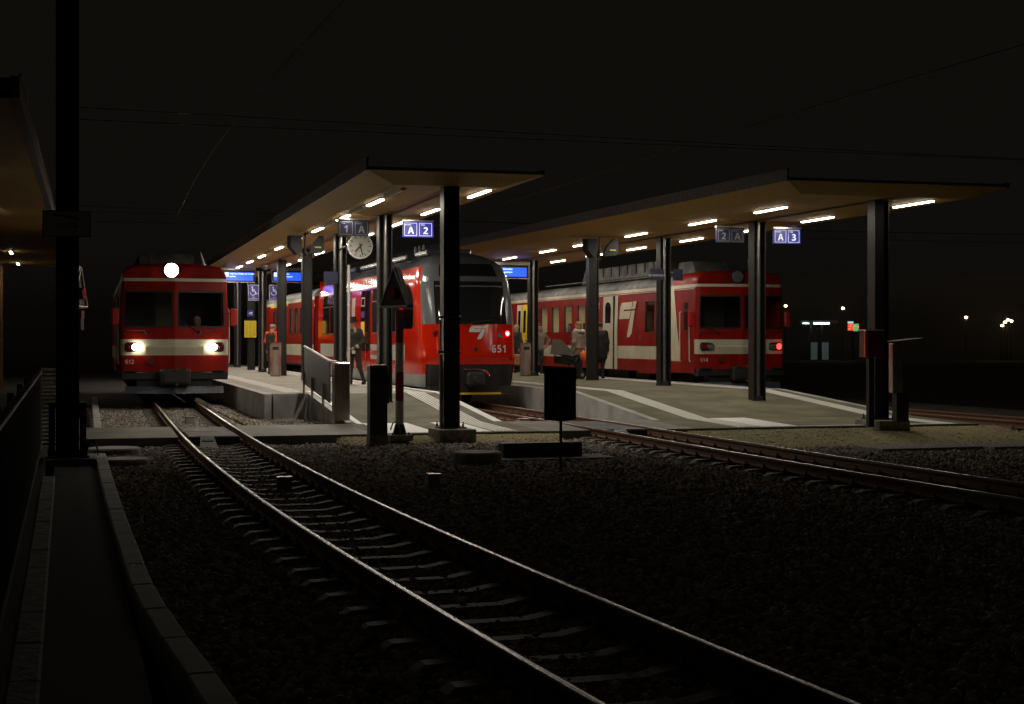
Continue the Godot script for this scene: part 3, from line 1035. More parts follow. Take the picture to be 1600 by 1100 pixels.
func station_left() -> void:
	var t := thing("house_canopy", "wooden canopy of the station house beside the wire fence", "canopy")
	var f0 := 18.4
	var f1 := 60.0
	for i in 7:
		var a := lerpf(f0, f1, i / 7.0) + (0.0 if i == 0 else 0.012)
		var b := lerpf(f0, f1, (i + 1) / 7.0) - 0.012
		var m := MB.new()
		m.quad(P(-4.6, 4.42, a), P(-4.6, 4.42, b), P(-0.6 + (b - f0) * 0.0146, 4.36, b), P(-0.6 + (a - f0) * 0.0146, 4.36, a))
		obj("soffit_panel", m, M.soffit_wood, t)
	var r := MB.new()
	slab(r, -0.6, -0.5, f0, f1, 4.62, 4.62, 0.25, -0.6 + 0.0146 * (f1 - f0), -0.5 + 0.0146 * (f1 - f0))
	slab(r, -0.51, -0.485, f0, f1, 4.65, 4.65, 0.035, -0.51 + 0.0146 * (f1 - f0), -0.485 + 0.0146 * (f1 - f0))
	obj("fascia", r, M.roof_sheet, t)
	r = MB.new()
	slab(r, -4.6, -0.602, f0 + 0.02, f1, 4.6, 4.6, 0.14, -4.6, -0.602 + 0.0146 * (f1 - f0))
	obj("roof", r, M.roof_sheet, t)
	for f in [29.0, 45.0, 58.5]:
		bx("post", P(-2.25, 2.15, f), Vector3(0.16, 4.5, 0.16), M.beam_wood, t)
	for f in [26.4, 34.8, 50.2, 57.5]:
		strip_lamp(-1.62, f, 4.345, "white strip lamp under the canopy of the station house", "strip lamps under the house canopy", 2.2 if f < 30.0 else 0.8)
	var h := thing("station_house", "dark station house standing under the canopy behind the wire fence", "building")
	bx("wall", P(-6.6, 2.2, 41.0), Vector3(4.0, 5.0, 36.0), M.old_concrete, h)
	for i in 5:
		var w := bx("window", P(-4.59, 1.9, 27.0 + i * 6.5), Vector3(0.04, 1.3, 1.2), M.glass_dark, h)
		bx("frame", P(-4.585, 1.2, 27.0 + i * 6.5), Vector3(0.08, 0.08, 1.36), M.beam_wood, w)
	# bar fence along the walk
	var fence := thing("bar_fence", "dark metal bar fence along the walk by the wire mast", "fence")
	var bar := MB.new()
	bar.cyl(Vector3(0, 0, 0), Vector3(0, 1.24, 0), 0.009, 0.009, 6)
	var bar_mesh := bar.done()
	var n := 0
	var f := 7.6
	while f < 24.6:
		put("bar", bar_mesh, M.dark_steel, fence, Transform3D(Basis(), P(-0.36, -0.06, f)))
		f += 0.125
		n += 1
	for y in [0.02, 1.12]:
		bx("rail", P(-0.36, y, 16.1), Vector3(0.04, 0.025, 17.2), M.dark_steel, fence)
	for k in 8:
		bx("post", P(-0.4, 0.54, 7.5 + k * 2.44), Vector3(0.05, 1.32, 0.05), M.dark_steel, fence)
	# the slatted sheet panel that ends the fence
	var panel := thing("slat_screen", "light louvred metal screen at the end of the bar fence", "screen", P(-0.28, -0.1, 25.4))
	bx("frame", Vector3(-0.09, 0.63, 0), Vector3(0.03, 1.3, 0.04), M.steel_brushed, panel)
	bx("frame", Vector3(0.16, 0.63, 0), Vector3(0.03, 1.3, 0.04), M.steel_brushed, panel)
	for k in 20:
		var m := MB.new()
		m.box(Vector3(0.035, 0.06 + k * 0.062, 0), Vector3(0.22, 0.045, 0.008), Basis(Vector3.RIGHT, 0.6))
		obj("slat", m, M.steel_brushed, panel)
	# overhead line mast with the kilometre board
	var mast := thing("line_mast", "broad dark steel mast bearing the kilometre board beside the fence", "mast", P(0.03, -0.1, 23.1))
	var m2 := MB.new()
	m2.bbox(Vector3(-0.15, 3.9, 0), Vector3(0.022, 7.8, 0.3), 0.004)
	m2.bbox(Vector3(0.15, 3.9, 0), Vector3(0.022, 7.8, 0.3), 0.004)
	m2.box(Vector3(0, 3.9, 0.06), Vector3(0.278, 7.8, 0.02))
	obj("beam", m2, M.dark_steel, mast)
	bx("foundation", Vector3(0.06, -0.13, -0.05), Vector3(0.68, 0.3, 1.1), M.old_concrete, mast, 0.015)
	bx("base_plate", Vector3(0, 0.035, 0.02), Vector3(0.6, 0.03, 0.6), M.dark_steel, mast)
	for s in [-1, 1]:
		bx("gusset", Vector3(s * 0.215, 0.42, 0.02), Vector3(0.09, 0.78, 0.4), M.dark_steel, mast)
	bx("collar", Vector3(0, 0.76, 0.03), Vector3(0.44, 0.05, 0.34), M.dark_steel, mast)
	bolts(mast, 0.25, 0.04)
	for k in 3:
		var m3 := MB.new()
		var pts := []
		for i in 9:
			var a := PI * i / 8.0
			pts.append(Vector3(0.26 + (1 - cos(a)) * 0.08, 0.08 + sin(a) * 0.2 - k * 0.01, 0.3 + k * 0.04))
		m3.tube(pts, 0.012, 6)
		obj("cable", m3, M.rubber_black, mast)
	var board := thing("kilometre_board", "grey kilometre board reading 23.050 on the line mast", "sign", P(0.02, 3.27, 22.9))
	bx("plate", Vector3(0, 0, 0), Vector3(0.66, 0.37, 0.015), M.lettering_grey, board)
	for s in [[0, 0.18, 0.66, 0.014], [0, -0.18, 0.66, 0.014], [-0.325, 0, 0.014, 0.37], [0.325, 0, 0.014, 0.37]]:
		bx("rim", Vector3(s[0], s[1], 0.01), Vector3(s[2], s[3], 0.012), M.soot_black, board)
	words("lettering", "23.050", 0.075, Vector3(0.0, -0.03, 0.008), M.soot_black, board)
	var ar := MB.new()
	ar.box(Vector3(-0.02, 0.105, 0.011), Vector3(0.36, 0.028, 0.004), Basis(Vector3(0, 0, 1), -0.14))
	ar.box(Vector3(0.13, 0.085, 0.011), Vector3(0.016, 0.1, 0.005))
	obj("mark", ar, M.soot_black, board)


func holes_fill(f0: float, f1: float, y0: float, y1: float, holes: Array) -> Array:   # rectangles [fa, fb, ya, yb] left over
	var cuts := [f0, f1]
	for h in holes:
		for c in [h[0], h[1]]:
			if c > f0 and c < f1:
				cuts.append(c)
	cuts.sort()
	var out := []
	for i in cuts.size() - 1:
		var a: float = cuts[i]
		var b: float = cuts[i + 1]
		if b - a < 0.0005:
			continue
		var mid := (a + b) / 2
		var spans := []
		for h in holes:
			if mid > h[0] and mid < h[1] and minf(h[3], y1) > maxf(h[2], y0):
				spans.append([maxf(h[2], y0), minf(h[3], y1)])
		spans.sort_custom(func(p, q): return p[0] < q[0])
		var y := y0
		for s in spans:
			if s[0] > y:
				out.append([a, b, y, s[0]])
			y = maxf(y, s[1])
		if y < y1:
			out.append([a, b, y, y1])
	return out


func side_x(y: float, hw: float) -> float:   # body side leans in a little above the waist
	return hw - maxf(0.0, y - 1.9) * 0.03


func side_rects(mb: MB, rects: Array, hw: float, sg: float, off: float) -> void:   # local train: z = -f
	for r in rects:
		var ys := [r[2]]
		if r[2] < 1.9 and r[3] > 1.9:
			ys.append(1.9)
		ys.append(r[3])
		for i in ys.size() - 1:
			var a: float = ys[i]
			var b: float = ys[i + 1]
			var xa := sg * (side_x(a, hw) + off)
			var xb := sg * (side_x(b, hw) + off)
			if sg < 0:
				mb.quad(Vector3(xa, a, -r[1]), Vector3(xa, a, -r[0]), Vector3(xb, b, -r[0]), Vector3(xb, b, -r[1]))
			else:
				mb.quad(Vector3(xa, a, -r[0]), Vector3(xa, a, -r[1]), Vector3(xb, b, -r[1]), Vector3(xb, b, -r[0]))


func side_window(t: Node3D, hw: float, sg: float, f0: float, f1: float, y0: float, y1: float, glass: Material, frame: Material) -> void:
	var x := sg * (side_x((y0 + y1) / 2, hw) - 0.035)
	var w := bx("side_window", Vector3(x, (y0 + y1) / 2, -(f0 + f1) / 2), Vector3(0.008, y1 - y0, f1 - f0), glass, t)
	var m := MB.new()
	var xo := sg * (side_x((y0 + y1) / 2, hw) - 0.022)
	var e := 0.022
	for r in [[f0, f1, y0, y0 + e], [f0, f1, y1 - e, y1], [f0, f0 + e, y0 + e, y1 - e], [f1 - e, f1, y0 + e, y1 - e]]:
		m.box(Vector3(xo, (r[2] + r[3]) / 2, -(r[0] + r[1]) / 2), Vector3(0.05, r[3] - r[2], r[1] - r[0]))
	obj("window_frame", m, frame, w)


func front_z(x: float, y: float) -> float:
	var ax := absf(x)
	var z := -0.11 * minf(ax, 1.24)
	if ax > 1.24:
		var q := minf((ax - 1.24) / 0.125, 1.0)
		z -= 0.125 * (1.0 - sqrt(1.0 - q * q))
	return z - maxf(0.0, y - 2.9) * 0.1


func front_w(y: float) -> float:   # half width of the cab front
	return 1.365 - maxf(0.0, y - 1.9) * 0.03


func front_patch(mb: MB, x0: float, x1: float, y0: float, y1: float, off := 0.0) -> void:
	var xs := []
	for c in [-1.365, -1.363, -1.355, -1.335, -1.3, -1.24, -0.6, 0.0, 0.6, 1.24, 1.3, 1.335, 1.355, 1.363, 1.365]:
		if c > x0 + 0.0005 and c < x1 - 0.0005:
			xs.append(c)
	xs = [x0] + xs + [x1]
	var ny := maxi(1, int(ceil((y1 - y0) / 0.45)))
	var k := func(x: float, y: float) -> Vector3:
		return Vector3(x * front_w(y) / 1.365, y, front_z(x, y) + off)
	for j in ny:
		var a := lerpf(y0, y1, float(j) / ny)
		var b := lerpf(y0, y1, float(j + 1) / ny)
		for i in xs.size() - 1:
			mb.quad(k.call(xs[i], a), k.call(xs[i + 1], a), k.call(xs[i + 1], b), k.call(xs[i], b))


func roof_outline(hw: float, base: float, top: float, rad: float) -> Array:   # from right side over to left
	var pts := []
	for i in 7:
		var a := PI / 2 * i / 6.0
		pts.append(Vector2(hw - rad + rad * cos(a), base + (top - base) * 0.86 * sin(a)))
	pts.append(Vector2((hw - rad) * 0.5, base + (top - base) * 0.97))
	var out := pts.duplicate()
	out.append(Vector2(0, top))
	for i in range(pts.size() - 1, -1, -1):
		out.append(Vector2(-pts[i].x, pts[i].y))
	return out


func roof_run(mb: MB, secs: Array, close_front := false, close_back := false) -> void:   # secs: [z, hw, base, top, rad], from front backwards
	var rings := []
	for s in secs:
		var ring := []
		for p in roof_outline(s[1], s[2], s[3], s[4]):
			ring.append(Vector3(p.x, p.y, s[0]))
		rings.append(ring)
	mb.smooth(true)
	for k in rings.size() - 1:
		for i in rings[k].size() - 1:
			mb.quad(rings[k][i], rings[k + 1][i], rings[k + 1][i + 1], rings[k][i + 1])
	mb.smooth(false)
	if close_front:
		for i in range(1, rings[0].size() - 1):
			mb.tri(rings[0][0], rings[0][i], rings[0][i + 1])
	if close_back:
		var e: Array = rings[-1]
		for i in range(1, e.size() - 1):
			mb.tri(e[0], e[i + 1], e[i])


const LOGO := [[[0.16, 0.98], [0.77, 0.99], [0.72, 0.785], [0.29, 0.78], [0.26, 0.74], [0.69, 0.745], [0.59, 0.52], [0.0, 0.52], [0.07, 0.85]], [[0.82, 1.0], [1.0, 1.0], [0.93, 0.79], [0.75, 0.785]], [[0.72, 0.745], [0.91, 0.745], [0.71, 0.1], [0.6, 0.01], [0.44, 0.0]]]


func logo(parent: Node, xf: Transform3D, w: float, h: float, m: Material) -> void:
	for p in LOGO:
		var mb := MB.new()
		mb.prism(p.map(func(q): return Vector2(q[0] * w, q[1] * h)), xf, 0.006)
		obj("emblem", mb, m, parent)


func bogie(t: Node3D, f: float) -> void:
	var b := bx("bogie", Vector3(0, 0.52, -f), Vector3(1.5, 0.28, 2.5), M.underframe, t, 0.03)
	for z in [-0.95, 0.95]:
		for s in [-1, 1]:
			var m := MB.new()
			m.cyl(Vector3(s * 0.47, 0.38, -f + z), Vector3(s * 0.6, 0.38, -f + z), 0.38, 0.38, 24)
			obj("wheel", m, M.underframe, b)
			bx("axle_box", Vector3(s * 0.82, 0.4, -f + z), Vector3(0.18, 0.22, 0.3), M.underframe, b, 0.02)


func cab_end(t: Node3D, number: String, lights: String) -> void:
	# end wall of red, cream and red round the two windscreens
	var red := MB.new()
	front_patch(red, -1.365, 1.365, 0.79, 1.22)
	obj("lower_panel", red, M.coach_red, t)
	red = MB.new()
	front_patch(red, -1.365, 1.365, 1.63, 1.93)
	front_patch(red, -1.365, -1.285, 1.93, 2.88)
	front_patch(red, -0.05, 0.05, 1.93, 2.88)
	front_patch(red, 1.285, 1.365, 1.93, 2.88)
	front_patch(red, -1.365, 1.365, 2.88, 3.12)
	var body := obj("cab_front", red, M.coach_red, t)
	var cream := MB.new()
	front_patch(cream, -1.365, 1.365, 1.22, 1.63)
	obj("front_band", cream, M.coach_cream, t)
	cream = MB.new()
	front_patch(cream, -1.365, 1.365, 3.12, 3.2)
	obj("gutter_band", cream, M.coach_cream, t)
	# between the lamps the band's lower half leans back under a small ledge
	for k in 2:
		var x0 := -0.74 if k == 0 else 0.002
		var x1 := -0.002 if k == 0 else 0.72
		cream = MB.new()
		cream.quad(Vector3(x0, 1.24, front_z(x0, 1.24) + 0.004), Vector3(x1, 1.24, front_z(x1, 1.24) + 0.004), Vector3(x1, 1.425, front_z(x1, 1.42) + 0.05), Vector3(x0, 1.425, front_z(x0, 1.42) + 0.05))
		cream.quad(Vector3(x0, 1.425, front_z(x0, 1.42) + 0.05), Vector3(x1, 1.425, front_z(x1, 1.42) + 0.05), Vector3(x1, 1.45, front_z(x1, 1.42) + 0.002), Vector3(x0, 1.45, front_z(x0, 1.42) + 0.002))
		obj("band_step", cream, M.coach_cream, t)
	var hood := MB.new()
	roof_run(hood, [[-0.2, 1.30, 3.2, 3.5, 0.3], [-0.26, 1.325, 3.2, 3.58, 0.32], [-0.6, 1.33, 3.2, 3.61, 0.32], [-1.9, 1.33, 3.2, 3.61, 0.32]], true)
	obj("cab_hood", hood, M.coach_red, t)
	# windscreens with rubber surrounds
	for s in [-1, 1]:
		var a := 0.055 if s > 0 else -1.28
		var b := 1.28 if s > 0 else -0.055
		var g := MB.new()
		front_patch(g, a, b, 1.94, 2.87, -0.03)
		var ws := obj("windscreen", g, M.pane, t)
		var rub := MB.new()
		for r in [[a, b, 1.93, 1.975], [a, b, 2.83, 2.88], [a, a + 0.035, 1.975, 2.83], [b - 0.035, b, 1.975, 2.83]]:
			front_patch(rub, r[0], r[1], r[2], r[3], 0.004)
		for c in [[a + 0.035, 1.975, 1, 1], [b - 0.035, 1.975, -1, 1], [a + 0.035, 2.83, 1, -1], [b - 0.035, 2.83, -1, -1]]:   # rounded corners
			var q := 0.075
			var p0 := Vector3(c[0], c[1], front_z(c[0], c[1]) + 0.003)
			var pts := []
			for i in 5:
				var an := PI / 2 * i / 4.0
				pts.append(p0 + Vector3(c[2] * q * (1 - sin(an)), c[3] * q * (1 - cos(an)), 0))
			for i in 4:
				if c[2] * c[3] > 0:
					rub.tri(p0, pts[i], pts[i + 1])
				else:
					rub.tri(p0, pts[i + 1], pts[i])
		obj("seal", rub, M.rubber_black, ws)
		var wip := MB.new()
		var wx := -0.72 if s < 0 else 0.62
		wip.cyl(Vector3(wx, 1.83, front_z(wx, 1.83) + 0.05), Vector3(wx - 0.28, 1.98, front_z(wx, 2.0) + 0.05), 0.014, 0.01, 6)
		wip.box(Vector3(wx - 0.3, 1.99, front_z(wx, 2.0) + 0.04), Vector3(0.02, 0.3, 0.015), Basis(Vector3(0, 0, 1), 1.0))
		wip.ball(Vector3(wx, 1.81, front_z(wx, 1.83) + 0.03), Vector3(0.04, 0.04, 0.05))
		obj("wiper", wip, M.rubber_black, t)
	# lamps
	for s in [-1.0, 1.0]:
		var x: float = s * 1.03
		var z := front_z(x, 1.43)
		var hm := MB.new()
		hm.bbox(Vector3(x + s * 0.015, 1.43, z), Vector3(0.42, 0.24, 0.1), 0.05)
		var house := obj("lamp_housing", hm, M.black_plastic, t)
		var lm := MB.new()
		lm.bbox(Vector3(x - s * 0.075, 1.43, z + 0.06), Vector3(0.23, 0.16, 0.05), 0.05)
		obj("headlight", lm, M.head_lamp if lights == "white" else M.lens_off, house)
		lm = MB.new()
		lm.bbox(Vector3(x + s * 0.125, 1.43, z + 0.058), Vector3(0.13, 0.16, 0.04), 0.04)
		obj("tail_light", lm, M.tail_lamp if lights == "red" and s > 0 else M.lens_red_off, house)
		if lights == "white":
			spot(Vector3(x - s * 0.075, 1.43, z + 0.1), Vector3(x * 0.8, 0.35, z + 14.0), 0.8, Color(1.0, 0.95, 0.85), 32.0, 0.09, t)
		elif s > 0:
			area_light(Vector3(x + 0.125, 1.43, z + 0.085), Vector2(0.13, 0.16), 0.12, Color(1.0, 0.1, 0.05), Basis(Vector3.UP, PI), t)
	var top := MB.new()
	top.cyl(Vector3(-0.085, 3.41, -0.24), Vector3(-0.085, 3.41, -0.14), 0.2, 0.2, 24)
	var th := obj("top_lamp_housing", top, M.black_plastic, t)
	top = MB.new()
	top.cyl(Vector3(-0.085, 3.41, -0.145), Vector3(-0.085, 3.41, -0.11), 0.18, 0.15, 24)
	obj("top_headlight", top, M.head_lamp if lights == "white" else M.lens_off, th)
	if lights == "white":
		spot(Vector3(-0.085, 3.41, -0.08), Vector3(-1.0, 1.0, 24.0), 2.2, Color(1.0, 0.92, 0.78), 30.0, 0.16, t)
	# mirrors and hand rails
	for s in [-1.0, 1.0]:
		var mm := MB.new()
		mm.bbox(Vector3(s * 1.49, 2.21, -0.2), Vector3(0.19, 0.46, 0.09), 0.04)
		mm.cyl(Vector3(s * 1.35, 2.3, -0.22), Vector3(s * 1.45, 2.3, -0.21), 0.015, 0.015, 6)
		obj("mirror", mm, M.signal_red, t)
		for f in [0.52, 1.22]:
			mm = MB.new()
			var xo: float = s * 1.41
			mm.tube([Vector3(s * 1.37, 2.42, -f), Vector3(xo, 2.4, -f), Vector3(xo, 1.02, -f), Vector3(s * 1.37, 1.0, -f)], 0.02, 8)
			obj("hand_rail", mm, M.coach_cream, t)
	for s in [-1.0, 1.0]:
		var gr := MB.new()
		gr.tube([Vector3(s * 0.5, 1.86, front_z(0.5, 1.86)), Vector3(s * 0.5, 1.86, front_z(0.5, 1.86) + 0.06), Vector3(s * 1.2, 1.86, front_z(1.2, 1.86) + 0.06), Vector3(s * 1.2, 1.86, front_z(1.2, 1.86))], 0.012, 6)
		obj("front_rail", gr, M.dark_red_paint, t)
		bx("foot_step", Vector3(s * 1.1, 0.82, front_z(1.1, 0.82) + 0.05), Vector3(0.3, 0.03, 0.14), M.underframe, t)
		var hook := MB.new()
		hook.cyl(Vector3(s * 1.26, 1.78, front_z(1.26, 1.78)), Vector3(s * 1.26, 1.78, front_z(1.26, 1.78) + 0.07), 0.03, 0.025, 10)
		obj("marker_bracket", hook, M.dark_red_paint, t)
	words("number", number, 0.1, Vector3(-1.13, 1.05, front_z(-1.13, 1.05) + 0.012), M.lettering_grey, t, -0.11, false)
	var plug := MB.new()
	plug.cyl(Vector3(-0.61, 1.08, front_z(-0.61, 1.1) - 0.01), Vector3(-0.61, 1.08, front_z(-0.61, 1.1) + 0.05), 0.11, 0.1, 20)
	obj("socket_cover", plug, M.dark_red_paint, t)
	# buffer beam, coupler, plough
	bx("buffer_beam", Vector3(0, 0.69, -0.22), Vector3(2.68, 0.2, 0.3), M.underframe, t, 0.02)
	var cp := bx("coupler", Vector3(0.0, 0.66, 0.08), Vector3(0.78, 0.42, 0.3), M.underframe, t, 0.05)
	bx("coupler_face", Vector3(0.0, 0.66, 0.24), Vector3(0.6, 0.26, 0.03), M.dark_steel, cp, 0.01)
	for y in [0.47, 0.86]:
		var m := MB.new()
		m.cyl(Vector3(0.03, y, 0.2), Vector3(0.03, y, 0.3), 0.04, 0.035, 12)
		obj("pipe_head", m, M.rust, cp)
	for x in [-0.22, 0.22]:
		var m := MB.new()
		m.cyl(Vector3(x, 0.87, 0.1), Vector3(x, 0.87, 0.24), 0.03, 0.03, 10)
		obj("pipe_head", m, M.underframe, cp)
	var pg := MB.new()
	for s in [-1.0, 1.0]:
		var a := Vector3(0, 0.24, 0.2)
		var b := Vector3(s * 1.24, 0.24, -0.12)
		var c := Vector3(s * 1.24, 0.42, -0.2)
		var d := Vector3(0, 0.42, 0.06)
		var back := Vector3(0, 0, -0.03)
		if s > 0:
			pg.hexa([a + Vector3.ZERO, b, b + back, a + back, d, c, c + back, d + back])
		else:
			pg.hexa([b, a, a + back, b + back, c, d, d + back, c + back])
	obj("snow_plough", pg, M.plough, t)
	bx("plough_bracket", Vector3(0, 0.5, -0.35), Vector3(1.9, 0.2, 0.4), M.underframe, t)
	# cab inside
	bx("cab_bulkhead", Vector3(0, 2.1, -1.75), Vector3(2.6, 2.2, 0.04), M.cab_green, t)
	bx("cab_door", Vector3(-0.12, 1.95, -1.725), Vector3(0.62, 1.9, 0.02), M.cab_door, t)
	bx("desk", Vector3(0, 1.72, -0.5), Vector3(2.4, 0.36, 0.42), M.cab_green, t, 0.04)
	bx("cab_floor", Vector3(0, 1.0, -0.95), Vector3(2.6, 0.06, 1.6), M.interior_dark, t)


func coach_body(t: Node3D, f0: float, f1: float, windows: Array, extra: Array, bands: Array, hw := 1.365) -> void:
	# bands: [y0, y1, material]; windows and extra openings: [fa, fb, ya, yb]
	for b in bands:
		for s in [-1.0, 1.0]:
			var m := MB.new()
			side_rects(m, holes_fill(f0, f1, b[0], b[1], windows + extra), hw, s, 0.0)
			obj("side_panel" if b[2] == M.coach_red else "side_band", m, b[2], t)
	for s in [-1.0, 1.0]:
		for w in windows:
			side_window(t, hw, s, w[0], w[1], w[2], w[3], M.pane, M.rubber_black)
			bx("partition", Vector3(s * (hw - 0.2), (w[2] + w[3]) / 2, -w[1] + 0.0), Vector3(0.24, w[3] - w[2] + 0.2, 0.03), M.interior_wall, t)
	# inside: floor, ceiling with a light strip, seats
	var c := (f0 + f1) / 2
	bx("floor", Vector3(0, 0.94, -c), Vector3(hw * 2 - 0.04, 0.08, f1 - f0 - 0.04), M.interior_dark, t)
	bx("ceiling", Vector3(0, 3.08, -c), Vector3(hw * 2 - 0.16, 0.04, f1 - f0 - 0.04), M.interior_wall, t)
	bx("end_wall", Vector3(0, 2.0, -f1 + 0.02), Vector3(hw * 2 - 0.12, 2.3, 0.03), M.coach_red, t)


func seats(t: Node3D, from: float, to: float) -> void:
	var f := from
	while f < to:
		for s in [-1, 1]:
			var m := MB.new()
			m.bbox(Vector3(s * 0.8, 1.38, -f), Vector3(0.9, 0.14, 0.46), 0.03)
			m.bbox(Vector3(s * 0.8, 1.78, -f - 0.26), Vector3(0.9, 0.86, 0.1), 0.03)
			obj("seat", m, M.seat_cloth, t)
		f += 0.82


func railcar(label: String, number: String, x: float, f: float, turn: float, lights: String) -> Node3D:
	var t := thing("railcar", label, "railcar", P(x, 0, f), turn, "red and cream railcars standing at the platforms")
	cab_end(t, number, lights)
	var wins := [[9.75, 10.6, 1.87, 2.82], [11.2, 12.08, 1.87, 2.82], [12.64, 13.52, 1.87, 2.82], [14.02, 14.9, 1.87, 2.82]]
	var extra := [[3.32, 4.1, 1.84, 2.8], [0.6, 0.72, 1.9, 2.75]]
	coach_body(t, 0.262, 15.6, wins, extra, [[0.67, 1.03, M.coach_red], [1.03, 1.43, M.coach_cream], [1.43, 3.1, M.coach_red], [3.1, 3.2, M.coach_cream]])
	for s in [-1.0, 1.0]:
		# cab side is plain red over the band, with a cream wedge behind it
		var m := MB.new()
		side_rects(m, [[0.262, 1.5, 1.0, 1.9], [0.262, 0.55, 1.9, 3.1]], 1.365, s, 0.003)
		obj("cab_side", m, M.coach_red, t)
		var w := MB.new()
		for k in 2:
			var ya := [1.0, 1.9][k] as float
			var yb := [1.9, 3.1][k] as float
			var fa := lerpf(1.25, 1.84, (ya - 1.0) / 2.1)
			var fb := lerpf(1.25, 1.84, (yb - 1.0) / 2.1)
			var ga := lerpf(3.02, 3.16, (ya - 1.0) / 2.1)
			var gb := lerpf(3.02, 3.16, (yb - 1.0) / 2.1)
			var xa: float = s * (side_x(ya, 1.365) + 0.006)
			var xb: float = s * (side_x(yb, 1.365) + 0.006)
			if s < 0:
				w.quad(Vector3(xa, ya, -ga), Vector3(xa, ya, -fa), Vector3(xb, yb, -fb), Vector3(xb, yb, -gb))
			else:
				w.quad(Vector3(xa, ya, -fa), Vector3(xa, ya, -ga), Vector3(xb, yb, -gb), Vector3(xb, yb, -fb))
		obj("cream_wedge", w, M.coach_cream, t)
		# cab door with a slot window
		m = MB.new()
		side_rects(m, [[0.56, 1.18, 0.72, 2.93]], 1.365, s, 0.009)
		var cd := obj("cab_door", m, M.coach_red, t)
		m = MB.new()
		side_rects(m, [[0.74, 1.02, 1.9, 2.68]], 1.365, s, 0.013)
		obj("door_glass", m, M.glass_dark, cd)
		# sliding luggage door
		m = MB.new()
		side_rects(m, holes_fill(3.18, 4.55, 1.44, 3.02, [extra[0]]), 1.365, s, 0.012)
		var sd := obj("sliding_door", m, M.coach_red, t)
		side_window(sd, 1.37, s, 3.32, 4.1, 1.84, 2.8, M.pane, M.rubber_black)
		bx("door_handle", Vector3(s * 1.38, 1.7, -4.47), Vector3(0.03, 0.16, 0.05), M.steel_brushed, sd)
		m = MB.new()
		side_rects(m, [[3.1, 4.6, 0.6, 0.86]], 1.365, s, 0.02)
		obj("step_board", m, M.coach_red, t)
		# cream passenger doors, two leaves with long rounded windows
		for leaf in [[6.53, 6.8], [6.96, 7.94]]:
			m = MB.new()
			side_rects(m, [[leaf[0], leaf[1], 0.68, 3.04]], 1.365, s, 0.006 if leaf[0] > 7 else 0.012)
			var dl := obj("door_leaf", m, M.coach_cream, t)
			if leaf[0] < 6.9:
				continue
			var ol := []
			for i in 20:
				var a := TAU * i / 20.0
				ol.append(Vector2(0.27 * cos(a) + (leaf[0] + leaf[1]) / 2, 2.33 + (0.3 if sin(a) > 0 else -0.3) + 0.22 * sin(a)))
			m = MB.new()
			var tx := Transform3D(Basis(Vector3(0, 0, -1), Vector3(0, 1, 0), Vector3(1, 0, 0)), Vector3(side_x(2.3, 1.365) + 0.016, 0, 0)) if s > 0 else Transform3D(Basis(Vector3(0, 0, -1), Vector3(0, 1, 0), Vector3(-1, 0, 0)), Vector3(-side_x(2.3, 1.365) - 0.016, 0, 0))
			m.prism(ol, tx, 0.012)
			obj("door_glass", m, M.glass_dark, dl)
		bx("door_gap", Vector3(s * 1.36, 1.86, -6.88), Vector3(0.02, 2.34, 0.15), M.soot_black, t)
		for q in [[4.56, 1.44, 3.06], [6.47, 0.7, 3.06], [8.0, 0.7, 3.06], [9.2, 0.7, 3.1], [10.9, 0.7, 1.86], [12.36, 0.7, 1.86], [13.77, 0.7, 1.86], [15.25, 0.7, 3.1], [3.16, 0.7, 3.06]]:
			m = MB.new()
			side_rects(m, [[q[0], q[0] + 0.014, q[1], q[2]]], 1.365, s, 0.0145)
			obj("panel_joint", m, M.dark_red_paint, t)
		for q in [[0.545, 0.56, 0.72, 2.95], [1.18, 1.195, 0.72, 2.95]]:
			m = MB.new()
			side_rects(m, [q], 1.365, s, 0.0095)
			obj("panel_joint", m, M.soot_black, t)
		m = MB.new()
		side_rects(m, [[0.3, 15.5, 3.055, 3.075]], 1.365, s, 0.03)
		obj("rain_gutter", m, M.coach_cream, t)
		for q in [2.3, 5.6, 8.9, 11.6, 14.4]:
			bx("side_flap", Vector3(s * 1.366, 0.84, -q), Vector3(0.02, 0.16, 0.5), M.coach_red, t, 0.006)
		if s < 0:
			logo(t, Transform3D(Basis(Vector3(0, 0, 1), Vector3(0, 1, 0), Vector3(-1, 0, 0)), Vector3(-1.371, 1.7, -6.38)), 1.56, 1.12, M.coach_cream)
			words("class_number", "2", 0.2, Vector3(-1.36, 2.76, -8.35), M.coach_cream, t, -PI / 2)
	# roof with its equipment
	var r := MB.new()
	roof_run(r, [[-1.9, 1.33, 3.2, 3.57, 0.5], [-15.6, 1.33, 3.2, 3.57, 0.5]], true, true)
	obj("roof", r, M.coach_roof, t)
	r = MB.new()
	r.prism([Vector2(0, 3.55), Vector2(-7.7, 3.55), Vector2(-7.5, 3.8), Vector2(-7.3, 4.06), Vector2(-0.5, 4.06), Vector2(-0.2, 3.8)], Transform3D(Basis(Vector3(0, 0, 1), Vector3(0, 1, 0), Vector3(-1, 0, 0)), Vector3(-0.75, 0, -4.2)), 1.5)
	var eq := obj("resistor_box", r, M.coach_roof, t)
	for k in 9:
		bx("rib", Vector3(-0.76, 3.9, -4.9 - k * 0.78), Vector3(0.03, 0.3, 0.05), M.underframe, eq)
	r = MB.new()
	r.prism([Vector2(0, 3.5), Vector2(-1.5, 3.5), Vector2(-1.35, 3.95), Vector2(-0.35, 3.95)], Transform3D(Basis(Vector3(0, 0, 1), Vector3(0, 1, 0), Vector3(-1, 0, 0)), Vector3(-0.55, 0, -2.0)), 1.1)
	obj("vent_box", r, M.coach_roof, t)
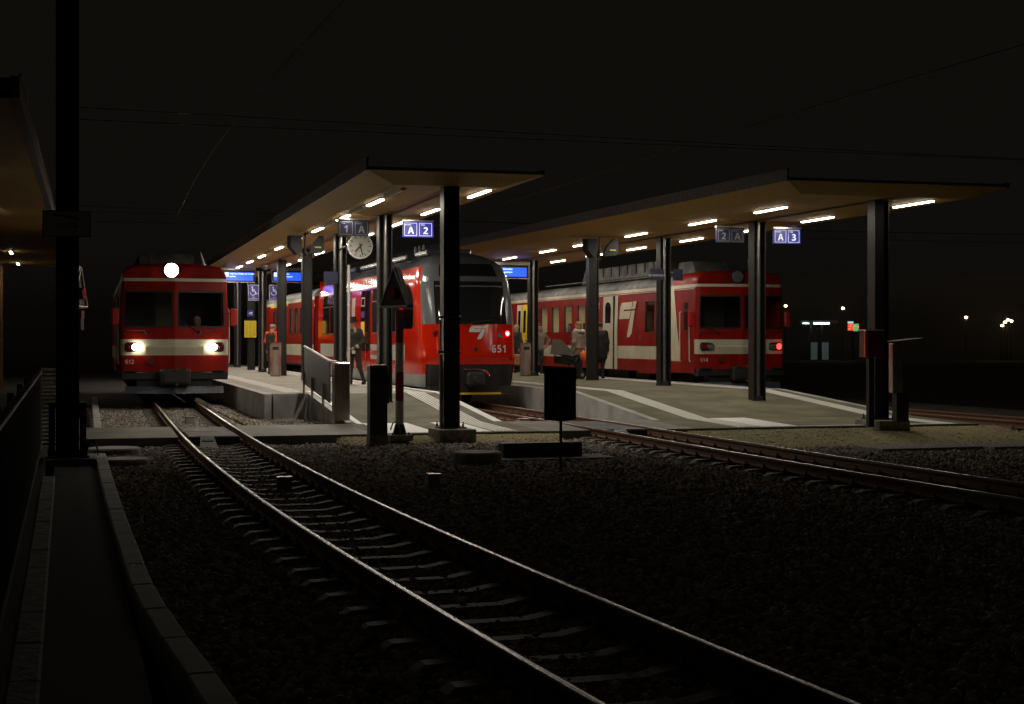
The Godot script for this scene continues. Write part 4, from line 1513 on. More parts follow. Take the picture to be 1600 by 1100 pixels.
	for s in [-1, 1]:
		bx("roof_walk", Vector3(s * 1.0, 3.62, -8.8), Vector3(0.2, 0.03, 12.6), M.coach_roof, t)
	var horn := MB.new()
	horn.cyl(Vector3(0.82, 3.55, -1.2), Vector3(0.72, 3.95, -1.2), 0.06, 0.01, 8)
	obj("aerial", horn, M.lettering_grey, t)
	# underneath
	bx("underframe", Vector3(0, 0.78, -7.9), Vector3(2.3, 0.26, 15.0), M.underframe, t)
	for f2 in [2.6, 13.0]:
		bogie(t, f2)
	for e in [[5.0, 1.2], [7.2, 1.9], [9.6, 1.4]]:
		bx("equipment_box", Vector3(0, 0.5, -e[0]), Vector3(2.2, 0.4, e[1]), M.underframe, t, 0.03)
	seats(t, 9.2, 14.8)
	bx("saloon_wall", Vector3(0, 2.0, -8.4), Vector3(2.5, 2.1, 0.04), M.interior_wall, t)
	bx("light_strip", Vector3(0, 3.045, -12.0), Vector3(0.16, 0.03, 6.5), M.coach_strip, t)
	bx("light_strip", Vector3(0, 3.045, -3.9), Vector3(0.16, 0.03, 1.6), M.coach_strip, t)
	area_light(Vector3(0, 3.02, -12.0), Vector2(0.15, 6.4), 11.0, Color(1.0, 0.9, 0.7), Basis(Vector3.RIGHT, -PI / 2), t)
	area_light(Vector3(0, 3.02, -3.9), Vector2(0.15, 1.5), 0.5, Color(1.0, 0.9, 0.7), Basis(Vector3.RIGHT, -PI / 2), t)
	return t


func trailer(label: String, x: float, f: float, len: float, wins: Array, hw: float, door: bool, first := false) -> Node3D:
	var t := thing("coach", label, "coach", P(x, 0, f), 0.0)
	coach_body(t, 0.0, len, wins, [], [[0.72, 1.04, M.coach_red], [1.04, 1.46, M.coach_cream], [1.46, 3.06, M.coach_red], [3.06, 3.18, M.coach_cream]], hw)
	var r := MB.new()
	roof_run(r, [[0.0, hw - 0.035, 3.18, 3.56, 0.5], [-len, hw - 0.035, 3.18, 3.56, 0.5]], true, true)
	obj("roof", r, M.coach_roof, t)
	bx("end_wall", Vector3(0, 1.95, -0.03), Vector3(hw * 2 - 0.1, 2.4, 0.04), M.coach_red, t)
	bx("underframe", Vector3(0, 0.76, -len / 2), Vector3(2.3, 0.26, len - 0.3), M.underframe, t)
	bogie(t, 2.4)
	bogie(t, len - 2.4)
	seats(t, 1.5, len - 1.0)
	if door:
		for k in 2:
			var m := MB.new()
			side_rects(m, [[0.5 + k * 0.72, 1.18 + k * 0.72, 0.74, 2.98]], hw, -1.0, 0.01)
			var d := obj("door_leaf", m, M.yellow_paint if k == 0 else M.coach_cream, t)
			m = MB.new()
			side_rects(m, [[0.68 + k * 0.72, 1.0 + k * 0.72, 1.9, 2.75]], hw, -1.0, 0.014)
			obj("door_glass", m, M.glass_dark, d)
	bx("light_strip", Vector3(0, 3.04, -len / 2), Vector3(0.16, 0.03, len - 1.0), M.coach_strip, t)
	area_light(Vector3(0, 3.02, -len / 2), Vector2(0.15, len - 1.2), 5.0, Color(1.0, 0.88, 0.62), Basis(Vector3.RIGHT, -PI / 2), t)
	return t


func railcars() -> void:
	var a := railcar("red railcar 612 with cream band and blazing top headlamp", "612", 2.71, 40.3, -0.016, "white")
	var b := railcar("red railcar 614 with cream emblem and one red tail lamp", "614", 18.4, 39.9, 0.0, "red")
	trailer("red coach coupled behind railcar 614 with a yellow door", 18.4, 56.0, 15.0, [[3.5, 4.4, 1.87, 2.82], [5.0, 5.9, 1.87, 2.82], [6.5, 7.4, 1.87, 2.82], [8.0, 8.9, 1.87, 2.82]], 1.365, true)
	var c := trailer("older red coach behind the modern unit with narrow windows and a yellow stripe", 9.83, 54.6, 16.0, [[2.55, 3.4, 1.86, 2.84], [4.0, 4.8, 1.86, 2.84], [5.4, 6.2, 1.86, 2.84], [9.0, 9.8, 1.86, 2.84], [10.4, 11.2, 1.86, 2.84]], 1.325, false)
	var ys := MB.new()
	side_rects(ys, [[6.8, 12.0, 2.98, 3.06]], 1.325, -1.0, 0.006)
	obj("class_stripe", ys, M.yellow_paint, c)


func table(a: Array, y: float) -> float:
	for i in a.size() - 1:
		if y <= a[i + 1][0]:
			return lerpf(a[i][1], a[i + 1][1], clampf((y - a[i][0]) / (a[i + 1][0] - a[i][0]), 0.0, 1.0))
	return a[-1][1]


const UW := [[0.2, 1.27], [0.98, 1.325], [2.5, 1.325], [3.04, 1.295], [3.43, 1.17], [3.6, 1.0], [3.74, 0.72], [3.82, 0.45]]
const UZ := [[0.28, -0.2], [0.98, -0.03], [1.14, 0.0], [1.97, -0.1], [3.04, -0.46], [3.17, -0.52], [3.49, -0.78], [3.6, -0.95], [3.74, -1.3], [3.82, -1.75]]


func nose(t: float, y: float, off := 0.0) -> Vector3:   # t in degrees, -90 left side .. 90 right side
	var w := table(UW, y) + off
	var s := sin(deg_to_rad(t))
	var c := cos(deg_to_rad(t))
	var e := 2.0 / 3.0
	return Vector3(w * signf(s) * pow(absf(s), e), y, table(UZ, y) + off - 0.95 * (1.0 - pow(maxf(c, 0.0), e)))


func nose_patch(mb: MB, t0: float, t1: float, y0: float, y1: float, off := 0.0) -> void:
	var nt := maxi(1, int(ceil((t1 - t0) / 5.0)))
	var ny := maxi(1, int(ceil((y1 - y0) / 0.14)))
	mb.smooth(true)
	for j in ny:
		for i in nt:
			var ta := lerpf(t0, t1, float(i) / nt)
			var tb := lerpf(t0, t1, float(i + 1) / nt)
			var ya := lerpf(y0, y1, float(j) / ny)
			var yb := lerpf(y0, y1, float(j + 1) / ny)
			mb.quad(nose(ta, ya, off), nose(tb, ya, off), nose(tb, yb, off), nose(ta, yb, off))
	mb.smooth(false)


func unit_side(mb: MB, f0: float, f1: float, y0: float, y1: float, s: float, off := 0.0) -> void:
	var ny := maxi(1, int(ceil((y1 - y0) / 0.16)))
	mb.smooth(true)
	for j in ny:
		var ya := lerpf(y0, y1, float(j) / ny)
		var yb := lerpf(y0, y1, float(j + 1) / ny)
		var xa: float = s * (table(UW, ya) + off)
		var xb: float = s * (table(UW, yb) + off)
		var za := -f0 if f0 > 0.0 else table(UZ, ya) - 0.95
		var zb := -f0 if f0 > 0.0 else table(UZ, yb) - 0.95
		if s < 0:
			mb.quad(Vector3(xa, ya, -f1), Vector3(xa, ya, za), Vector3(xb, yb, zb), Vector3(xb, yb, -f1))
		else:
			mb.quad(Vector3(xa, ya, za), Vector3(xa, ya, -f1), Vector3(xb, yb, -f1), Vector3(xb, yb, zb))
	mb.smooth(false)


func modern_unit() -> void:
	var t := thing("modern_railcar", "glossy red low-floor unit 651 with dark windscreen, tail lamp lit", "railcar", P(9.83, 0, 37.2))
	t.scale = Vector3(0.945, 1.02, 1.0)
	var L := 16.8
	var tw := 39.0   # edge of the windscreen
	var tg := 70.0   # edge of the grey frame
	var m := MB.new()
	nose_patch(m, -90, 90, 0.98, 1.97)
	for s in [-1.0, 1.0]:
		var a := 62.0 if s > 0 else -90.0
		var b := 90.0 if s > 0 else -62.0
		nose_patch(m, a, b, 0.73, 0.98)
		a = tg if s > 0 else -90.0
		b = 90.0 if s > 0 else -tg
		nose_patch(m, a, b, 1.97, 3.43)
		unit_side(m, 0.0, L, 0.73, 3.43, s)
	obj("body", m, M.unit_red, t)
	m = MB.new()
	for s in [-1.0, 1.0]:
		nose_patch(m, tw if s > 0 else -tg, tg if s > 0 else -tw, 1.97, 3.04)
		nose_patch(m, 31.0 if s > 0 else -tg, tg if s > 0 else -31.0, 3.17, 3.43)
		unit_side(m, 0.0, L, 3.43, 3.82, s)
	nose_patch(m, -tg, tg, 3.04, 3.17)
	nose_patch(m, -90, -31, 3.43, 3.49)
	nose_patch(m, 31, 90, 3.43, 3.49)
	nose_patch(m, -90, 90, 3.49, 3.82)
	m.quad(Vector3(-0.45, 3.82, -2.7), Vector3(0.45, 3.82, -2.7), Vector3(0.45, 3.82, -L), Vector3(-0.45, 3.82, -L))
	var cap := []
	for i in 19:
		cap.append(nose(-90.0 + i * 10.0, 3.82))
	for i in range(1, 18):
		m.tri(cap[0], cap[i], cap[i + 1])
	obj("grey_shell", m, M.unit_grey, t)
	m = MB.new()
	nose_patch(m, -tw, tw, 1.97, 3.04, -0.012)
	var ws := obj("windscreen", m, M.glass_dark, t)
	m = MB.new()
	nose_patch(m, -tw + 2, tw - 2, 2.9, 2.935, 0.0)
	obj("blind_edge", m, M.unit_grey, ws)
	m = MB.new()
	nose_patch(m, -31, 31, 3.17, 3.49, -0.015)
	obj("destination_panel", m, M.glass_dark, t)
	m = MB.new()
	nose_patch(m, -62, 62, 0.28, 0.98, -0.02)
	var ap := obj("apron", m, M.underframe, t)
	for s in [-1.0, 1.0]:
		for k in 5:
			m = MB.new()
			var a := 30.0 if s > 0 else -52.0
			nose_patch(m, a, a + 22.0, 0.5 + k * 0.085, 0.54 + k * 0.085, 0.004)
			obj("grille_bar", m, M.black_plastic, ap)
		m = MB.new()
		nose_patch(m, 62.0 if s > 0 else -90.0, 90.0 if s > 0 else -62.0, 0.41, 0.73)
		unit_side(m, 0.0, L, 0.41, 0.73, s, -0.004)
		obj("skirt", m, M.unit_skirt, t)
	m = MB.new()
	nose_patch(m, -90, 90, 1.115, 1.15, 0.014)
	obj("bumper_ledge", m, M.unit_red, t)
	m = MB.new()
	nose_patch(m, -60, 60, 0.235, 0.285, 0.02)
	obj("yellow_edge", m, M.yellow_paint, t)
	bx("under_deflector", Vector3(0, 0.34, -0.62), Vector3(2.3, 0.2, 0.7), M.underframe, t)
	# lamps, number, emblem, coupler
	for s in [-1.0, 1.0]:
		for q in [[0.98, 1.74, 0.075, s > 0], [0.74, 1.69, 0.07, false]]:
			var d := asin(pow(q[0] / 1.325, 1.5))
			var p := nose(rad_to_deg(d) * s, q[1])
			var lm := MB.new()
			lm.cyl(p + Vector3(0, 0, -0.03), p + Vector3(0, 0, 0.012), q[2] + 0.012, q[2] + 0.01, 20)
			var bz := obj("lamp_bezel", lm, M.black_plastic, t)
			lm = MB.new()
			lm.cyl(p + Vector3(0, 0, 0.0), p + Vector3(0, 0, 0.026), q[2], q[2] * 0.85, 20)
			obj("tail_light" if q[0] > 0.8 else "headlight", lm, M.tail_lamp if q[3] else (M.lens_red_off if q[0] > 0.8 else M.lens_off), bz)
			if q[3]:
				lm = MB.new()
				lm.cyl(p + Vector3(0, 0, 0.02), p + Vector3(0, 0, 0.034), q[2] * 0.62, q[2] * 0.5, 16)
				obj("tail_light_core", lm, M.tail_core, bz)
				area_light(p + Vector3(0, 0, 0.05), Vector2(0.12, 0.12), 0.35, Color(1.0, 0.06, 0.05), Basis(Vector3.UP, PI), t)
	for dgt in [["6", 0.56], ["5", 0.72], ["1", 0.875]]:
		var an := rad_to_deg(asin(pow(dgt[1] / 1.325, 1.5)))
		var p0 := nose(an - 3.0, 1.36)
		var p1 := nose(an + 3.0, 1.36)
		words("number", dgt[0], 0.185, nose(an, 1.36) + Vector3(0, 0, 0.012), M.lettering_grey, t, atan2(p0.z - p1.z, p1.x - p0.x))
	logo(t, Transform3D(Basis(Vector3.RIGHT, -0.1), Vector3(-0.12, 1.6, nose(0, 1.75).z + 0.02)), 0.5, 0.34, M.lettering_grey)
	bx("front_socket", Vector3(0.06, 1.36, nose(0, 1.36).z), Vector3(0.1, 0.09, 0.03), M.black_plastic, t, 0.01)
	var cm := MB.new()
	cm.bbox(Vector3(0.02, 0.62, 0.0), Vector3(0.5, 0.36, 0.4), 0.06)
	cm.cyl(Vector3(0, 0.62, 0.1), Vector3(0, 0.62, 0.32), 0.1, 0.08, 14)
	var cp := obj("coupler", cm, M.underframe, t)
	cm = MB.new()
	cm.tube([Vector3(-0.3, 0.86, 0.05), Vector3(0.0, 0.88, 0.1), Vector3(0.22, 0.84, 0.1), Vector3(0.4, 0.7, 0.08)], 0.022, 8)
	obj("hose", cm, M.chrome, cp)
	cm = MB.new()
	cm.cyl(Vector3(0.26, 0.82, 0.12), Vector3(0.38, 0.72, 0.12), 0.035, 0.03, 8)
	obj("hose_end", cm, M.signal_red, cp)
	var wip := MB.new()
	wip.tube([Vector3(-0.28, 1.93, 0.0), Vector3(0.0, 2.02, 0.0), Vector3(0.55, 2.08, -0.1)], 0.014, 6)
	obj("wiper", wip, M.rubber_black, t)
	# side: white band, cream line, glass
	for s in [-1.0, 1.0]:
		m = MB.new()
		unit_side(m, 2.4, L - 0.5, 1.04, 1.46, s, 0.004)
		obj("side_band", m, M.unit_white, t)
		m = MB.new()
		unit_side(m, 2.8, L - 0.3, 3.08, 3.17, s, 0.005)
		obj("cantrail_line", m, M.unit_white, t)
		for w in [[3.1, 4.9, 1.8, 3.04], [5.2, 6.86, 1.8, 3.04], [10.4, 12.1, 1.8, 3.04], [12.55, 14.25, 1.8, 3.04], [14.4, 15.7, 1.8, 3.04]]:
			m = MB.new()
			unit_side(m, w[0], w[1], w[2], w[3], s, 0.006)
			var sw := obj("side_window", m, M.glass_dark, t)
			m = MB.new()
			unit_side(m, w[0] + 0.02, w[1] - 0.02, 2.66, 2.69, s, 0.012)
			unit_side(m, w[0], w[1], w[2] - 0.03, w[2], s, 0.01)
			obj("frame", m, M.steel_brushed, sw)
		for leaf in [[7.15, 7.86], [7.9, 8.61]]:
			m = MB.new()
			unit_side(m, leaf[0], leaf[1], 0.7, 3.07, s, 0.008)
			var dl := obj("door_leaf", m, M.unit_red, t)
			m = MB.new()
			unit_side(m, leaf[0] + 0.05, leaf[1] - 0.02, 1.27, 3.03, s, 0.013)
			obj("door_glass", m, M.glass_dark, dl)
			if leaf[0] > 7.5 and s < 0:
				m = MB.new()
				unit_side(m, 8.0, 8.56, 1.66, 2.12, s, 0.016)
				obj("notice", m, M.poster_yellow, dl)
				m = MB.new()
				unit_side(m, 8.0, 8.56, 2.24, 2.42, s, 0.016)
				obj("notice", m, M.sign_blue, dl)
				for r in [[8.0, 8.54, 2.8, 2.83], [8.0, 8.54, 2.57, 2.6], [8.0, 8.04, 2.6, 2.8], [8.5, 8.54, 2.6, 2.8]]:
					m = MB.new()
					unit_side(m, r[0], r[1], r[2], r[3], s, 0.016)
					obj("sticker_edge", m, M.lettering_grey, dl)
		for q in [2.36, 3.0, 5.05, 7.1, 8.64, 10.25, 12.35, 15.9]:
			m = MB.new()
			unit_side(m, q, q + 0.012, 0.75, 3.4, s, 0.0062)
			obj("panel_joint", m, M.dark_red_paint, t)
		m = MB.new()
		unit_side(m, 9.6, 10.15, 1.5, 2.85, s, 0.006)
		obj("pale_panel", m, M.unit_white, t)  # pale upright panel laid on the body side
		# arched cab window
		var ol := []
		for i in 12:
			var a := PI / 2 * i / 11.0
			ol.append(Vector2(-2.6 + 1.25 * cos(a), 2.35 + 0.7 * sin(a)))
		ol.append(Vector2(-2.6, 1.93))
		ol.append(Vector2(-1.35, 1.93))
		m = MB.new()
		var xx := table(UW, 2.3) + 0.004
		if s < 0:
			m.prism(ol, Transform3D(Basis(Vector3(0, 0, 1), Vector3(-0.0, 1, 0), Vector3(-1, 0, 0)), Vector3(-xx, 0, 0)), 0.02)
			words("lettering", "Chemins de fer du Jura", 0.17, Vector3(-xx - 0.006, 1.24, -5.8), M.lettering_red, t, -PI / 2)
			logo(t, Transform3D(Basis(Vector3(0, 0, 1), Vector3(0, 1, 0), Vector3(-1, 0, 0)), Vector3(-xx - 0.004, 1.12, -7.95)), 0.5, 0.24, M.lettering_red)
		else:
			m.prism(ol, Transform3D(Basis(Vector3(0, 0, 1), Vector3(0, 1, 0), Vector3(-1, 0, 0)), Vector3(xx, 0, 0)), 0.02)
		obj("cab_window", m, M.glass_dark, t)
	bx("end_wall", Vector3(0, 2.0, -L), Vector3(2.5, 3.2, 0.05), M.unit_red, t)
	for e in [[-3.3, 1.4], [-6.5, 2.6], [-10.5, 3.4], [-14.5, 2.6]]:
		bx("roof_pod", Vector3(0, 3.88, e[0]), Vector3(1.3, 0.16, e[1]), M.unit_grey, t, 0.04)
	for k in 3:
		var im := MB.new()
		im.cyl(Vector3(-0.5, 3.9, -3.6 - k * 0.5), Vector3(-0.5, 4.12, -3.6 - k * 0.5), 0.04, 0.03, 8)
		obj("insulator", im, M.lettering_grey, t)
	bx("underframe", Vector3(0, 0.55, -9.0), Vector3(2.3, 0.3, 16.0), M.underframe, t)
	bogie(t, 3.6)
	bogie(t, 14.0)


func track_sign(left: Array, right: Array, at: Vector3, lit: int, label: String) -> void:
	var t := thing("platform_sign", label, "sign", at)
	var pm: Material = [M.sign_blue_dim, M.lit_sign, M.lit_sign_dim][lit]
	var tm: Material = [M.sign_white_dim, M.lit_sign_text, M.lit_text_dim][lit]
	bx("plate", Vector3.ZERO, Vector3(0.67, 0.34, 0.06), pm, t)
	bx("top_rail", Vector3(0, 0.185, 0), Vector3(0.7, 0.03, 0.09), M.steel_brushed, t)
	for k in 2:
		var c := -0.165 if k == 0 else 0.165
		var m := MB.new()
		var w := 0.135
		var h := 0.135
		for r in [[0, h, w * 2, 0.009], [0, -h, w * 2, 0.009], [-w, 0, 0.009, h * 2], [w, 0, 0.009, h * 2]]:
			m.box(Vector3(c + r[0], r[1] - 0.005, 0.032), Vector3(r[2], r[3], 0.004))
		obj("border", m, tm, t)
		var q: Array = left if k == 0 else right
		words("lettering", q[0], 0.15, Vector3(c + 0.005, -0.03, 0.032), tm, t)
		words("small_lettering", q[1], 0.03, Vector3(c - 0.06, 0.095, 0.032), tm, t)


func display_board(at: Vector3, w: float, l1: String, l2: String, label: String) -> void:
	var t := thing("departure_display", label, "display", at)
	bx("case", Vector3.ZERO, Vector3(w, 0.42, 0.16), M.black_plastic, t, 0.01)
	bx("hood", Vector3(0, 0.27, 0), Vector3(w + 0.04, 0.1, 0.3), M.steel_brushed, t)
	bx("bottom_rail", Vector3(0, -0.225, 0.02), Vector3(w, 0.02, 0.16), M.steel_brushed, t)
	var sc := bx("screen", Vector3(0, -0.01, 0.083), Vector3(w - 0.14, 0.3, 0.004), M.screen_blue, t)
	area_light(Vector3(0, -0.01, 0.09), Vector2(w - 0.14, 0.3), 0.12, Color(0.25, 0.45, 1.0), Basis(Vector3.UP, PI), t)
	bx("screen_block", Vector3(-w / 2 + 0.17, 0.06, 0.087), Vector3(0.18, 0.15, 0.004), M.screen_text, sc)
	var a := words("screen_lettering", l1, 0.056, Vector3(0.1, 0.085, 0.088), M.screen_text, sc, 0.0, true, 0.003)
	var b := words("screen_lettering", l2, 0.044, Vector3(-0.06, -0.015, 0.088), M.screen_text, sc, 0.0, true, 0.003)
	for o in [a, b]:
		o.mesh.horizontal_alignment = HORIZONTAL_ALIGNMENT_LEFT
		o.position.x = -w / 2 + 0.29


func wheelchair_sign(at: Vector3, label: String) -> void:
	var t := thing("wheelchair_sign", label, "sign", at)
	bx("plate", Vector3.ZERO, Vector3(0.36, 0.56, 0.02), M.sign_blue, t)
	var m := MB.new()
	for r in [[0, 0.285, 0.39, 0.02], [0, -0.285, 0.39, 0.02], [-0.187, 0, 0.02, 0.56], [0.187, 0, 0.02, 0.56]]:
		m.box(Vector3(r[0], r[1], 0.002), Vector3(r[2], r[3], 0.03))
	obj("border", m, M.steel_brushed, t)
	m = MB.new()
	m.cyl(Vector3(-0.05, 0.21, 0.008), Vector3(-0.05, 0.21, 0.014), 0.026, 0.026, 12)
	m.box(Vector3(-0.04, 0.125, 0.012), Vector3(0.028, 0.13, 0.005))
	m.box(Vector3(0.0, 0.12, 0.013), Vector3(0.1, 0.02, 0.005))
	m.box(Vector3(0.01, 0.06, 0.012), Vector3(0.11, 0.024, 0.005))
	m.box(Vector3(0.08, 0.01, 0.013), Vector3(0.024, 0.12, 0.005), Basis(Vector3(0, 0, 1), 0.5))
	m.box(Vector3(0.125, -0.04, 0.012), Vector3(0.05, 0.022, 0.005), Basis(Vector3(0, 0, 1), 0.2))
	for i in 18:
		var a := TAU * (i + 4.0) / 24.0 + 2.0
		m.box(Vector3(-0.02 + 0.09 * cos(a), 0.0 + 0.09 * sin(a), 0.0125), Vector3(0.022, 0.028, 0.005), Basis(Vector3(0, 0, 1), a))
	obj("symbol", m, M.sign_white, t)
	words("lettering", "Gare", 0.034, Vector3(0, -0.165, 0.01), M.sign_white, t)
	words("lettering", "Embarquement", 0.03, Vector3(0, -0.225, 0.01), M.sign_white, t)


func bin(at: Vector3, label: String) -> void:
	var t := thing("litter_bin", label, "bin", at)
	var m := MB.new()
	m.cyl(Vector3(0, 0.02, 0), Vector3(0, 1.08, 0), 0.19, 0.19, 28)
	obj("drum", m, M.steel_brushed, t)
	m = MB.new()
	m.cyl(Vector3(0, 1.08, 0), Vector3(0, 1.12, 0), 0.2, 0.2, 28)
	obj("lid", m, M.chrome, t)
	m = MB.new()
	m.cyl(Vector3(0, 0, 0), Vector3(0, 0.03, 0), 0.17, 0.17, 24)
	obj("foot", m, M.dark_steel, t)
	m = MB.new()
	m.box(Vector3(-0.02, 0.93, 0.188), Vector3(0.2, 0.1, 0.02))
	obj("opening", m, M.soot_black, t)


func platform_things() -> void:
	track_sign(["1", "Voie"], ["A", "Secteur"], P(5.93, 4.01, 32.55), 0, "blue sign coloured dark as unlit reading 1 A over the clock")
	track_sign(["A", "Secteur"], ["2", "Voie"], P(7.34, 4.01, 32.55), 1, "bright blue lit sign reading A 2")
	track_sign(["2", "Voie"], ["A", "Secteur"], P(14.4, 3.98, 31.9), 0, "blue sign coloured dark as unlit reading 2 A")
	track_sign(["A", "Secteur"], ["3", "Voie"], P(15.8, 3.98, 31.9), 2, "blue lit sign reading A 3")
	# station clock
	var c := thing("station_clock", "round white station clock hanging beside its column", "clock", P(6.98, 3.925, 37.45))
	var m := MB.new()
	m.cyl(Vector3(0, 0, -0.09), Vector3(0, 0, 0.06), 0.315, 0.315, 40)
	obj("case", m, M.steel_brushed, c)
	m = MB.new()
	m.cyl(Vector3(0, 0, 0.06), Vector3(0, 0, 0.066), 0.285, 0.285, 40)
	obj("dial", m, M.dial_white, c)
	m = MB.new()
	for i in 60:
		var a := TAU * i / 60.0
		var big := i % 5 == 0
		m.box(Vector3(sin(a), cos(a), 0) * (0.24 if big else 0.262) + Vector3(0, 0, 0.067), Vector3(0.018 if big else 0.005, 0.062 if big else 0.018, 0.003), Basis(Vector3(0, 0, 1), -a))
	obj("hour_marks", m, M.soot_black, c)
	for hnd in [[TAU * (7.46 / 12.0), 0.15, 0.034, "hour_hand"], [TAU * 27.6 / 60.0, 0.235, 0.024, "minute_hand"]]:
		m = MB.new()
		var a: float = hnd[0]
		m.box(Vector3(sin(a), cos(a), 0) * (hnd[1] / 2 - 0.035) + Vector3(0, 0, 0.072), Vector3(hnd[2], hnd[1] + 0.07, 0.004), Basis(Vector3(0, 0, 1), -a))
		obj(hnd[3], m, M.soot_black, c)
	m = MB.new()
	var sa := TAU * 37.0 / 60.0
	m.box(Vector3(sin(sa), cos(sa), 0) * 0.05 + Vector3(0, 0, 0.078), Vector3(0.008, 0.22, 0.003), Basis(Vector3(0, 0, 1), -sa))
	m.cyl(Vector3(sin(sa) * 0.17, cos(sa) * 0.17, 0.077), Vector3(sin(sa) * 0.17, cos(sa) * 0.17, 0.081), 0.028, 0.028, 14)
	obj("second_hand", m, M.signal_red, c)
	m = MB.new()
	m.tube([Vector3(-0.29, 0.0, -0.03), Vector3(-0.33, 0.0, -0.1), Vector3(-0.26, 0.0, -1.4)], 0.03, 8)
	m.tube([Vector3(-0.24, 0.2, -0.05), Vector3(-0.26, 0.36, -1.4)], 0.015, 8)
	obj("bracket", m, M.dark_steel, c)
	# black driver monitors on their columns
	for q in [[5.8, 38.4, "pair of black angled driver monitors hanging under the inner canopy"], [13.3, 37.5, "pair of black angled driver monitors hanging under the outer canopy"]]:
		var d := thing("driver_monitor", q[2], "monitor", P(q[0], 4.0, q[1]))
		m = MB.new()
		m.prism([Vector2(-0.42, 0.22), Vector2(-0.42, -0.06), Vector2(-0.24, -0.26), Vector2(-0.13, -0.16), Vector2(-0.13, 0.22)], Transform3D(Basis(Vector3.UP, 0.15), Vector3(0, 0, 0.1)), 0.3)
		obj("hood", m, M.soot_black, d)
		m = MB.new()
		m.prism([Vector2(0.06, -0.22), Vector2(0.36, -0.2), Vector2(0.42, -0.14), Vector2(0.42, 0.22), Vector2(0.3, 0.22), Vector2(0.1, -0.02)], Transform3D(Basis(Vector3.UP, -0.15), Vector3(0, 0, 0.1)), 0.3)
		obj("hood", m, M.soot_black, d)
		bx("name_strip", Vector3(0.27, -0.07, 0.165), Vector3(0.16, 0.035, 0.004), M.print_grey, d)
		m = MB.new()
		m.tube([Vector3(-0.02, 0.33, -0.05), Vector3(-0.02, -0.2, -0.05), Vector3(0.1, -0.24, -0.05)], 0.025, 8)
		m.tube([Vector3(-0.2, -0.2, 0.0), Vector3(-0.12, -0.3, 0.02), Vector3(0.0, -0.32, 0.0), Vector3(0.05, -0.22, -0.02)], 0.012, 6)
		obj("bracket", m, M.black_plastic, d)
	# displays on a cross arm
	var g := thing("display_arm", "grey cross arm under the canopy holding two blue displays", "bracket", P(7.13, 4.26, 58.0))
	bx("arm", Vector3(-0.1, 0.0, 0), Vector3(3.3, 0.12, 0.12), M.column_paint, g)
	display_board(P(6.19, 4.0, 57.9), 1.24, "19:27 La Chaux-de-Fonds", "Les Bois", "blue display reading La Chaux-de-Fonds over the inner platform")
	display_board(P(8.02, 4.0, 57.6), 1.24, "Tramelan", "via Les Breuleux", "blue display reading Tramelan over the inner platform")
	display_board(P(14.3, 3.9, 49.4), 1.24, "   Glovelier", "  Saignelégier", "blue display reading Glovelier over the outer platform")
	wheelchair_sign(P(6.74, 3.38, 57.7), "blue wheelchair sign under the La Chaux-de-Fonds display")
	wheelchair_sign(P(7.5, 3.38, 57.6), "blue wheelchair sign under the Tramelan display")
	var po := thing("timetable", "yellow timetable poster on its column under a small blue sign", "poster", P(7.16, 2.06, 62.4))
	bx("sheet", Vector3(0, 0, 0.03), Vector3(0.48, 0.68, 0.02), M.poster_yellow, po)
	bx("rail", Vector3(0, 0.36, 0.03), Vector3(0.48, 0.04, 0.03), M.sign_blue_dim, po)
	for k in 3:
		m = MB.new()
		for i in 7:
			m.box(Vector3(-0.15 + k * 0.15, 0.24 - i * 0.08, 0.042), Vector3(0.09, 0.012 + 0.006 * ((i + k) % 2), 0.002))
		obj("print_column", m, M.print_grey, po)
	var cs := thing("camera_sign", "small blue camera notice above the yellow timetable", "sign", P(7.16, 2.7, 62.4))
	bx("plate", Vector3(0, 0, 0.03), Vector3(0.25, 0.26, 0.02), M.sign_blue, cs)
	m = MB.new()
	m.box(Vector3(0.01, 0.01, 0.043), Vector3(0.15, 0.05, 0.003), Basis(Vector3(0, 0, 1), 0.3))
	m.box(Vector3(0.05, -0.05, 0.043), Vector3(0.06, 0.02, 0.003))
	obj("symbol", m, M.sign_white, cs)
	bin(P(6.72, PH, 51.3), "tall steel litter bin beside the column on the inner platform")
	bin(P(14.83, PH, 49.35), "tall steel litter bin beside the column on the outer platform")
	# station name boards across columns
	for q in [[15.16, 37.8, "Le Noirmont", 3.33, "dark blue station name board across a column of the outer platform"], [6.757, 39.0, "", 3.2, "small dark blue board on the clock column"]]:
		var nb := thing("name_board", q[4], "sign", P(q[0], q[3], q[1] - 0.17))
		bx("plate", Vector3(-0.27, 0, 0.02), Vector3(0.36, 0.3, 0.03), M.sign_blue_dim, nb)
		if q[2] != "":
			bx("plate", Vector3(0.33, 0, 0.02), Vector3(0.26, 0.3, 0.03), M.sign_blue_dim, nb)
			words("lettering", "Le Noirmont", 0.06, Vector3(-0.27, -0.02, 0.038), M.lettering_grey, nb, 0.0, false)
	var wp := thing("white_pole", "thin white pole standing next to the man in the hat", "pole", P(7.27, PH, 40.6))
	m = MB.new()
	m.cyl(Vector3(0, 0, 0), Vector3(0, 3.2, 0), 0.036, 0.036, 12)
	obj("tube", m, M.post_white, wp)
	for k in 7:
		m = MB.new()
		m.cyl(Vector3(0, 0.3 + k * 0.42, 0), Vector3(0, 0.33 + k * 0.42, 0), 0.044, 0.044, 12)
		obj("ring", m, M.lettering_grey, wp)
